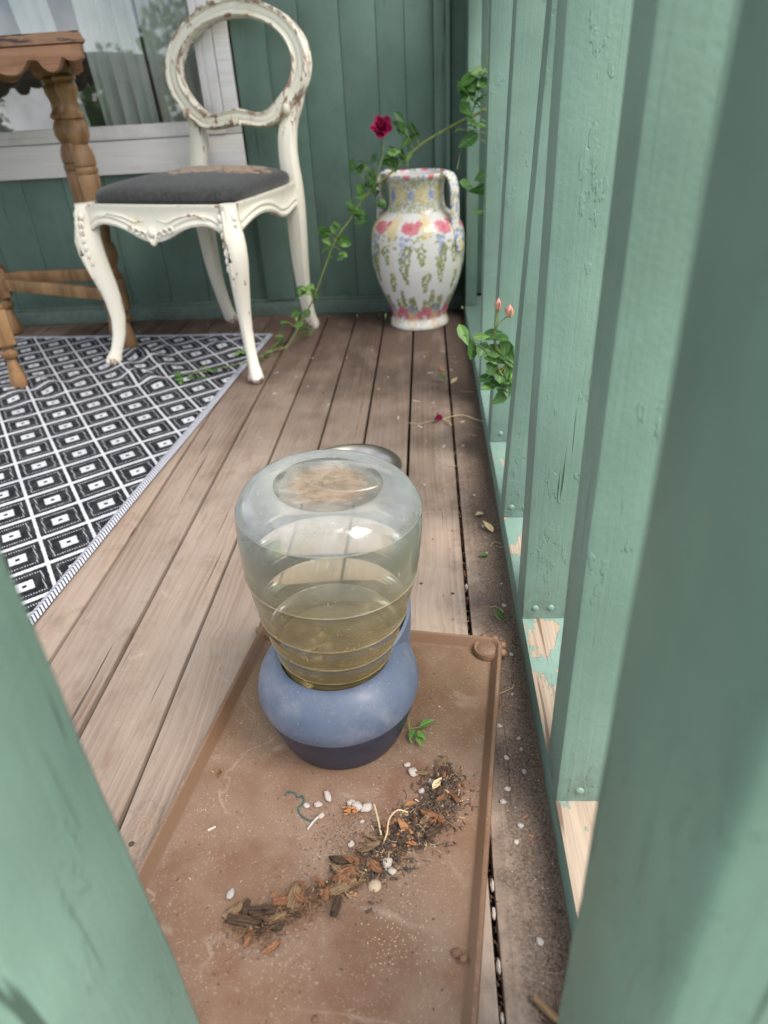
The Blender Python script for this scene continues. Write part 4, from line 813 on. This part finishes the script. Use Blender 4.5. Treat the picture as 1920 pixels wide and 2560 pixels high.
big = [((.345, .373), .026, .55, 'bark_red', 'largest reddish bark chip, in the middle of the curved debris line'),
       ((.342, .3605), .024, .45, 'bark_tan', 'long tan bark sliver just below the largest reddish chip'),
       ((.256, .326), .030, -.12, 'bark_dark', 'big dark ridged bark piece at the left end of the debris line'),
       ((.269, .337), .021, .1, 'bark_dark', 'greyish square bark piece above the big dark ridged one'),
       ((.2975, .3475), .024, 1.45, 'bark_tan', 'upright tan bark splinter standing out of the debris line'),
       ((.288, .347), .018, .2, 'bark_red', 'short reddish bark chip left of the upright splinter'),
       ((.243, .3355), .018, .75, 'bark_tan', 'tan bark splinter at the far left tip of the debris line'),
       ((.364, .401), .021, .3, 'bark_tan', 'light brown bark strip above the debris line near pebbles'),
       ((.370, .382), .020, -.75, 'bark_red', 'dark reddish chip right of the largest chip'),
       ((.356, .383), .013, -.8, 'bark_red', 'small orange brown chip wedged beside the largest chip'),
       ((.3375, .387), .020, -.1, 'bark_dark', 'thin dark bark strip left of the light brown strip'),
       ((.366, .412), .013, -.4, 'bark_tan', 'stubby brown chip uppermost of the chips by the straw stems'),
       ((.415, .488), .014, -.2, 'bark_tan', 'tan chip beside the pale stone at the upper end of the curve')]
for (x, y), L, ro, mt_, lb in big: chip(x, y, L * 1.08, ro, mt_, lb, TF + .0035)
arc = [(.247, .328), (.271, .321), (.297, .339), (.320, .353), (.345, .369), (.370, .388), (.396, .411), (.424, .432), (.440, .460), (.440, .482)]
def arcpt(t): return spline([(x, y, 0) for x, y in arc], 200)[min(199, int(t * 199))]
ARC = spline([(x, y, 0) for x, y in arc], 200)
for i in range(40):
    p_ = ARC[min(199, int(200 * (i + random.random()) / 40))]; mt_ = random.choice(('bark_red', 'bark_red', 'bark_tan', 'bark_dark'))
    chip(p_.x + random.gauss(0, .0105), p_.y + random.gauss(0, .0105), random.uniform(.009, .019), random.uniform(0, 6.28), mt_, f'small broken bark chip, {ORD[i]} small one from the left tip of the debris line', TF + random.uniform(.003, .008), tilt=random.uniform(-.5, .5))
# fine mulch: thousands of crumbs, needles and fibres
def crumbs(name, mat, n, where, smin, smax, par=None, long=2.5):
    b = MB()
    for _ in range(n):
        x, y, z = where(); L = random.uniform(smin, smax); a = random.uniform(0, 6.28); w = L / random.uniform(1.5, long) * .5; h = w * .8; tl = random.uniform(-.4, .4)
        ca_, sa_ = math.cos(a), math.sin(a); pts_ = [(-L / 2, -w, 0), (L / 2, -w * .5, 0), (L / 2 * .8, w, 0), (-L / 2 * .8, w * .7, 0), (0, 0, h)]
        b.add([(x + px * ca_ - py * sa_, y + px * sa_ + py * ca_, z + pz_ + (px + L / 2) * abs(tl)) for px, py, pz_ in pts_], [(0, 1, 4), (1, 2, 4), (2, 3, 4), (3, 0, 4), (3, 2, 1, 0)])
    o = b.obj(name, mat, par, smooth=False); tag(o, kind='stuff'); return o
def on_arc(lo, hi, w):
    def f():
        p_ = ARC[int(199 * random.uniform(lo, hi))]; r_ = random.gauss(0, w); a = random.uniform(0, 6.28)
        return p_.x + r_ * math.cos(a), p_.y + r_ * math.sin(a), TF + max(0, .007 * math.exp(-(r_ / w) ** 2)) * random.random()
    return f
crumbs('mulch_crumbs', 'mulch_gold', 1100, on_arc(.02, .52, .009), .0012, .0042, None, 5); crumbs('mulch_crumbs', 'mulch', 1200, on_arc(0, 1, .010), .0015, .006, None, 6)
crumbs('mulch_crumbs', 'mulch_dark', 1800, on_arc(.50, 1, .0145), .0014, .0085, None, 8); crumbs('mulch_crumbs', 'bark_red', 260, on_arc(.45, 1, .013), .002, .007, None, 4); crumbs('mulch_crumbs', 'bark_tan', 340, on_arc(.40, 1, .014), .002, .008, None, 6); crumbs('mulch_crumbs', 'straw', 130, on_arc(.45, 1, .014), .0015, .006, None, 7); crumbs('mulch_crumbs', 'dry_orange', 60, on_arc(.5, 1, .012), .003, .007, None, 2)
crumbs('mulch_crumbs', 'stone_pale', 130, on_arc(.35, 1, .016), .0008, .0028, None, 1.6)
def on_tray():
    while True:
        x, y = random.uniform(-.145, .145), random.uniform(-.24, .20)
        if math.hypot(x - .0, y - .11) > .08: break
    c, s_ = math.cos(TROT), math.sin(TROT); return .322 + x * c - y * s_, .455 + x * s_ + y * c, TF
crumbs('tray_grit', 'stone_pale', 230, on_tray, .0005, .0012, None, 1.6); crumbs('tray_grit', 'mulch', 260, on_tray, .0008, .0035, None, 4); crumbs('tray_grit', 'straw', 60, on_tray, .0006, .003, None, 5)
def near(cx, cy, w):
    def f(): return cx + random.gauss(0, w), cy + random.gauss(0, w), TF
    return f
crumbs('tray_grit', 'mulch', 420, near(.335, .415, .020), .0005, .0022, None, 2); crumbs('tray_grit', 'stone_grey', 380, near(.345, .42, .024), .0005, .0014, None, 1.8); crumbs('tray_grit', 'straw', 140, near(.395, .315, .016), .0006, .002, None, 3)
crumbs('tray_grit', 'mulch', 420, on_arc(0, 1, .030), .0005, .0028, None, 4); crumbs('tray_grit', 'mulch_gold', 420, on_arc(0, .75, .020), .0005, .0024, None, 4); crumbs('tray_grit', 'soil', 160, near(.40, .42, .03), .0006, .0016, None, 2)
def fibres(name, mat, n, where, L0, L1, r_):
    b = MB()
    for _ in range(n):
        x, y, z = where(); a = random.uniform(0, 6.28); L = random.uniform(L0, L1); c = random.uniform(-1.5, 1.5); pts_ = []
        for k in range(5): t = k / 4; aa = a + c * t; pts_.append((x + L * t * math.cos(aa), y + L * t * math.sin(aa), z + .001 + .004 * math.sin(math.pi * t) * random.random()))
        b.tube(pts_, r_, 4, cap=False)
    return tag(b.obj(name, mat), kind='stuff')
fibres('root_fibres', 'mulch_dark', 300, on_arc(.58, 1, .010), .006, .020, .00028); fibres('root_fibres', 'straw', 26, on_arc(.3, 1, .014), .006, .018, .00022); fibres('root_fibres', 'bark_tan', 60, on_arc(0, .5, .010), .005, .014, .0003)
def stone(x, y, r_, label, mat='stone_pale', z=TF, group='pale stones on the tray', sc_=(1, 1, 1), rot=None):
    r_ *= .86
    o = link('pebble', random.choice(rocks[mat]), None, (x, y, z + r_ * .42), (0, 0, random.uniform(0, 6.28) if rot is None else rot), (r_ * sc_[0], r_ * sc_[1], r_ * sc_[2])); return tag(o, label, 'pebble', group)
stone(.316, .459, .0058, 'pale elongated pebble standing apart below the blue base', sc_=(1.15, .7, .8), rot=2.0)
stone(.3485, .447, .0062, 'rounded white pebble, left one of a touching pair'); stone(.3585, .4455, .0060, 'rounded white pebble, right one of a touching pair')
stone(.3415, .4515, .0045, 'small flat pebble just above the touching white pair'); stone(.407, .490, .0060, 'angular pale stone above the top end of the debris curve')
stone(.307, .449, .0040, 'small cubic pebble right of the green string'); stone(.2945, .448, .0035, 'tiny pale pebble touching the green string')
stone(.312, .436, .0036, 'pale pebble beside the white straw piece'); stone(.400, .500, .0038, 'small oval pebble between blue base and angular stone'); stone(.383, .386, .0058, 'smooth white pebble half sunk in the dark mulch')
stone(.427, .478, .0042, 'grey pebble at the upper right of the mulch', 'stone_grey'); stone(.416, .467, .0035, 'little grey pebble on top of the dark mulch', 'stone_grey')
stone(.236, .353, .0050, 'grey angular stone chip alone on the left of the tray', 'stone_grey', sc_=(1, .8, .6)); stone(.388, .378, .0040, 'small white chip at the lower edge of the mulch')
stone(.355, .4305, .0022, 'tiny white pebble alone on the gritty middle of the tray'); stone(.346, .405, .0036, 'pale pebble above the dark bark strip')
o = tag(link('acorn_cup', None, None, (.372, .3645, TF)), 'round tan seed cup lying below the debris line', 'seed cup')
b = MB(); b.lathe([(.0003, .0030), (.003, .0027), (.0052, .0016), (.0064, .0), (.0058, .0)], 14); b.obj('cup_shell', 'shell_tan', o)
def cone(x, y, label):
    o = thing('cone_scrap', label, 'cone scrap', (x, y, TF + .003), random.uniform(0, 6), 'broken cone scraps in the debris')
    b = MB()
    for k in range(18): a = k * 2.4; t = k / 18; b.ball((.012 * (t - .5) + random.gauss(0, .001), .0040 * math.cos(a) * random.uniform(.5, 1.1), .0028 * math.sin(a) + .001), (.0026, random.uniform(.0007, .0018), .0009), 6, 4)
    b.obj('cone_scales', 'dry_orange', o); b = MB(); b.tube([(-.006, 0, 0), (.007, 0, 0)], .0015, 5); b.obj('cone_core', 'bark_dark', o)
cone(.342, .441, 'orange brown cone scrap left of the touching white pebbles'); cone(.429, .433, 'orange brown cone scrap on the right side of the dark mulch')
plain('husk', (.17, .09, .05), .85, .5, 120.); husks = [rock_mesh('seed_husk', 'husk', 11), rock_mesh('seed_husk', 'husk', 13)]
def nut(x, y, r_, label, z=TF):
    o = link('seed_husk', random.choice(husks), None, (x, y, z + r_ * .4), None, r_ * .95); o.rotation_euler = (0, 0, random.uniform(0, 3)); return tag(o, label, 'seed husk', 'seed husks on the tray')
nut(.447, .306, .0042, 'rounded brown husk near the right rim of the tray'); nut(.4525, .300, .0032, 'narrow brown husk lying on the right rim', TF + .004); nut(.330, .253, .0026, 'small brown husk at the bottom middle of the tray')
chip(.190, .487, .011, 1.4, 'bark_red', 'rust brown bark lump by the left rim of the tray', TF, None)
def line(name, pts_, r_, mat, label, cat, n=40): b = MB(); b.tube(spline(pts_, n), r_, 6); return tag(b.obj(name, mat), label, cat)
z = TF + .0008
line('green_string', [(.2695, .460, z), (.272, .464, z + .001), (.280, .4625, z), (.283, .458, z), (.289, .4585, z + .001), (.291, .452, z), (.286, .445, z), (.291, .436, z), (.299, .431, z), (.304, .4315, z), (.308, .437, z)], .00085, 'string_green', 'dark green thread curled on the tray below the blue base', 'thread', 70)
line('straw_piece', [(.2995, .4205, z), (.3045, .429, z + .0008), (.309, .4355, z)], .0011, 'flake_white', 'short white straw piece touching the green thread', 'straw', 8)
line('grass_stem', [(.377, .401, z + .003), (.382, .411, z + .010), (.384, .425, z + .013), (.392, .437, z + .010), (.402, .439, z + .004)], .0008, 'straw', 'curved dry yellow stem rising from the dark mulch', 'dry stem')
line('grass_stem', [(.376, .413, z + .004), (.372, .428, z + .008), (.367, .446, z + .006)], .0010, 'straw', 'straight dry stem leaning left above the mulch', 'dry stem', 14)
line('twig', [(.420, .425, z + .004), (.435, .432, z + .004), (.452, .424, z + .001)], .0005, 'bark_tan', 'hair thin brown twig crossing to the right of the mulch', 'twig', 16)
line('white_scrap', [(.196, .418, z), (.203, .4225, z)], .0012, 'flake_white', 'short white scrap alone on the left half of the tray', 'scrap', 5)
def dry_leaf(x, y, sz, rot, mat, label, z=TF + .004, tilt=.4, group=None):
    me = LM[2].copy(); me.materials.clear(); me.materials.append(M[mat]); o = link('dry_leaf', me, None, (x, y, z), (tilt, random.uniform(-.3, .3), rot), sz); return tag(o, label, 'dry leaf', group)
dry_leaf(.404, .416, .018, .8, 'dry_orange', 'rust orange folded leaf stuck in the dark mulch'); dry_leaf(.409, .449, .013, 2.2, 'dry_orange', 'bright orange leaf scrap high in the mulch', TF + .007); dry_leaf(.428, .467, .016, -.7, 'straw', 'pale curled dry leaf at the top end of the mulch', TF + .005); dry_leaf(.412, .404, .012, 1.6, 'dry_orange', 'small orange leaf scrap low on the right of the mulch')

# litter on the deck boards
PB = [(0.511, 0.515), (0.529, 0.527), (0.529, 0.497), (0.502, 0.459), (0.528, 0.542), (0.521, 0.32), (0.517, 0.432), (0.511, 0.414), (0.508, 0.475), (0.536, 0.832), (0.535, 0.78), (0.519, 0.911), (0.456, 1.112), (0.419, 1.137), (0.451, 1.233), (0.511, 1.096), (.528, .61), (.507, .56), (.534, .68), (.52, .99), (.50, 1.3)]
for i, (x, y) in enumerate(sorted(PB, key=lambda q: q[1])): stone(x, y, random.uniform(.0020, .0040), f'pebble on the dirty board by the railing, {ORD[i]} one up from the bottom', random.choice(('stone_pale', 'stone_grey', 'stone_grey')), .0, 'pebbles along the railing')
for i, (x, y) in enumerate(((.4826, .262), (.4832, .301), (.4828, .346), (.4838, .372), (.4845, .43), (.4832, .83))): stone(x, y, random.uniform(.0034, .0050), f'smooth pebble stuck in the board gap, {ORD[i]} one up from the bottom', 'stone_pale', -.005, 'pebbles in the board gap', (1.2, .55, 1.2), 1.57)
FL = [(0.435, 1.732), (0.40, 1.546), (0.325, 1.712), (0.304, 1.63), (0.101, 1.88), (0.2, 1.874), (0.078, 1.734), (0.188, 1.537), (0.018, 1.769), (.36, 1.45), (.41, 1.40), (.27, 1.93), (.42, 1.86), (.47, 1.90), (.49, 1.75), (.06, 2.12), (.15, 2.2), (-.30, 2.24), (-.52, 2.2), (.27, 2.29), (.46, 1.30), (.505, 1.42), (.44, 1.53), (-.02, 1.70), (.04, 1.62), (.12, 1.66)]
flake = [chip_mesh('flake', 'flake_white', 20 + i) for i in range(3)]
for i, (x, y) in enumerate(sorted(FL, key=lambda q: (q[0] - .41) ** 2 + (q[1] - 2.1) ** 2)): tag(link('pale_flake', random.choice(flake), None, (x, y, .0012), (0, 0, random.uniform(0, 6)), (random.uniform(.006, .017), random.uniform(.007, .015), .005)), f'pale wood flake on the brown boards, {ORD[i]} nearest to the floral vase', 'flake', 'pale flakes on the far boards')
def on_deck(x0, x1, y0, y1):
    def f():
        while True:
            x, y = random.uniform(x0, x1), random.uniform(y0, y1)
            fx = (x / PITCH) % 1
            if .05 < fx < .95: return x, y, .0002
    return f
crumbs('deck_litter', 'mulch', 1300, lambda: (min(.545, .545 - abs(random.gauss(0, .022))), random.uniform(.25, 2.2), .0004), .0008, .0045, None, 4)
crumbs('deck_litter', 'mulch_dark', 1500, lambda: (min(.5455, .546 - abs(random.gauss(0, .014))), random.uniform(.25, 2.2), .0004), .0008, .004, None, 3)
crumbs('deck_litter', 'stone_pale', 380, lambda: (.545 - abs(random.gauss(0, .04)), random.uniform(.25, 1.9), .0004), .0006, .002, None, 1.7)
crumbs('deck_litter', 'flake_white', 150, on_deck(.0, .53, 1.2, 2.3), .001, .004, None, 3); crumbs('deck_litter', 'dry_orange', 60, on_deck(.43, .54, .4, 1.9), .002, .006, None, 2.5)
crumbs('gap_litter', 'mulch', 500, lambda: (.4825 + random.uniform(-.002, .002), random.uniform(.2, 1.6), -.008), .002, .006, None, 3); crumbs('gap_litter', 'dry_orange', 40, lambda: (.4825 + random.uniform(-.002, .002), random.uniform(.6, 1.6), -.004), .002, .005, None, 2)
fibres('needle_litter', 'straw', 26, on_deck(.40, .545, .3, 1.9), .010, .035, .0004)
dry_leaf(.534, .965, .030, .6, 'young_dry' if 'young_dry' in M else 'straw', 'yellowed leaf tucked at the tray corner beside the rail', .006); dry_leaf(.522, 1.03, .022, 2.4, 'straw', 'pale tan leaf scrap lying by the railing past the tray', .004); dry_leaf(.531, .74, .022, 1.2, 'rose_leaf', 'fallen green leaf standing between tray corner and rail', .010, .9)
dry_leaf(.522, .905, .016, 2.0, 'rose_leaf', 'small dark fallen leaf on the last board', .003); dry_leaf(.475, 1.66, .030, 1.3, 'rose_leaf', 'wilted dark green leaf on the boards by the railing', .008, .8); dry_leaf(.488, 1.64, .028, -.6, 'straw', 'dry yellow leaf next to the wilted green leaf', .006)
dry_leaf(.470, 1.735, .022, .3, 'dry_orange', 'orange leaf scrap in front of the vase', .004)
fp_ = thing('fallen_petals', 'fallen dark red rose head with pale stalks on the boards', 'fallen rose', (.452, 1.425, .004))
for k in range(5): link('petal', pet_me, fp_, (random.gauss(0, .005), random.gauss(0, .005), .002), (random.uniform(.2, 1.2), 0, k * 1.3), .013)
b = MB(); b.tube([(0, 0, .004), (.02, -.01, .003), (.028, -.03, .001)], .0012, 5); b.tube(spline([(.01, .0, .003), (.05, .012, .006), (.085, -.01, .003), (.10, -.02, .002)], 14), .0007, 5); b.tube([(0, 0, .003), (-.045, -.02, .001), (-.07, -.012, .001)], .0006, 5); b.obj('stalk', 'straw', fp_)
tw = thing('bark_splinter', 'split tan bark splinter on the dirty board at the bottom right', 'bark splinter', (.522, .262, .004), -.75)
link('splinter_half', chips['bark_tan'][0], tw, (0, 0, .002), (0, 0, 0), (.036, .014, .018)); link('splinter_half', chips['bark_dark'][1], tw, (.010, -.005, .002), (0, 0, .25), (.030, .012, .016))

# ---------------------------------------------------------------- yard: far trees seen in the window glass
def treeline(name, spots, n):
    vs, fs = [], []; rnd = random.Random(11)
    for cx, cy, cz, rx, rz in spots:
        blobs = [(cx + rx * rnd.gauss(0, .45), cy + rx * rnd.gauss(0, .4), cz + rz * rnd.gauss(.1, .5), rx * rnd.uniform(.22, .48)) for _ in range(11)]
        for bx0, by0, bz0, br in blobs:
            for _ in range(n // 8):
                d0 = Vector((rnd.gauss(0, 1), rnd.gauss(0, 1), rnd.gauss(0, 1))).normalized() * br * rnd.random() ** .5 * rnd.choice((1, 1, 1, 1.25)); p_ = Vector((bx0, by0, bz0)) + d0; s_ = rnd.uniform(.07, .18)
                d1 = Vector((rnd.gauss(0, 1), rnd.gauss(0, 1), rnd.gauss(0, 1))).normalized() * s_; d2 = d1.cross(Vector((rnd.gauss(0, 1), rnd.gauss(0, 1), rnd.gauss(0, 1)))).normalized() * s_ * .6
                o = len(vs); vs += [p_ - d1, p_ + d2, p_ + d1, p_ - d2]; fs.append((o, o + 1, o + 2, o + 3))
    b = MB(); b.v = [tuple(v) for v in vs]; b.f = fs; o = b.obj(name, 'tree_leaf'); tag(o, kind='stuff')
    b = MB()
    for cx, cy, cz, rx, rz in spots: b.tube([(cx, cy, -.6), (cx + .1, cy, cz * .6), (cx, cy, cz + rz * .5)], [.22, .15, .05], 7)
    tag(b.obj('far_trunks', 'trunk'), kind='stuff')
treeline('far_trees', [(-9.8, -13, 1.4, 2.4, 2.4), (-13.5, -13, .6, 2.6, 1.9), (-4.6, -14, 1.0, 1.9, 1.6), (-7.2, -14, .2, 1.7, 1.0), (-1.5, -15, 1.5, 2.6, 2.8), (2.5, -14, .4, 2.6, 1.6), (-18, -14, 1.2, 3.4, 2.6), (7, -15, 1.4, 3, 2.6)], 1500)
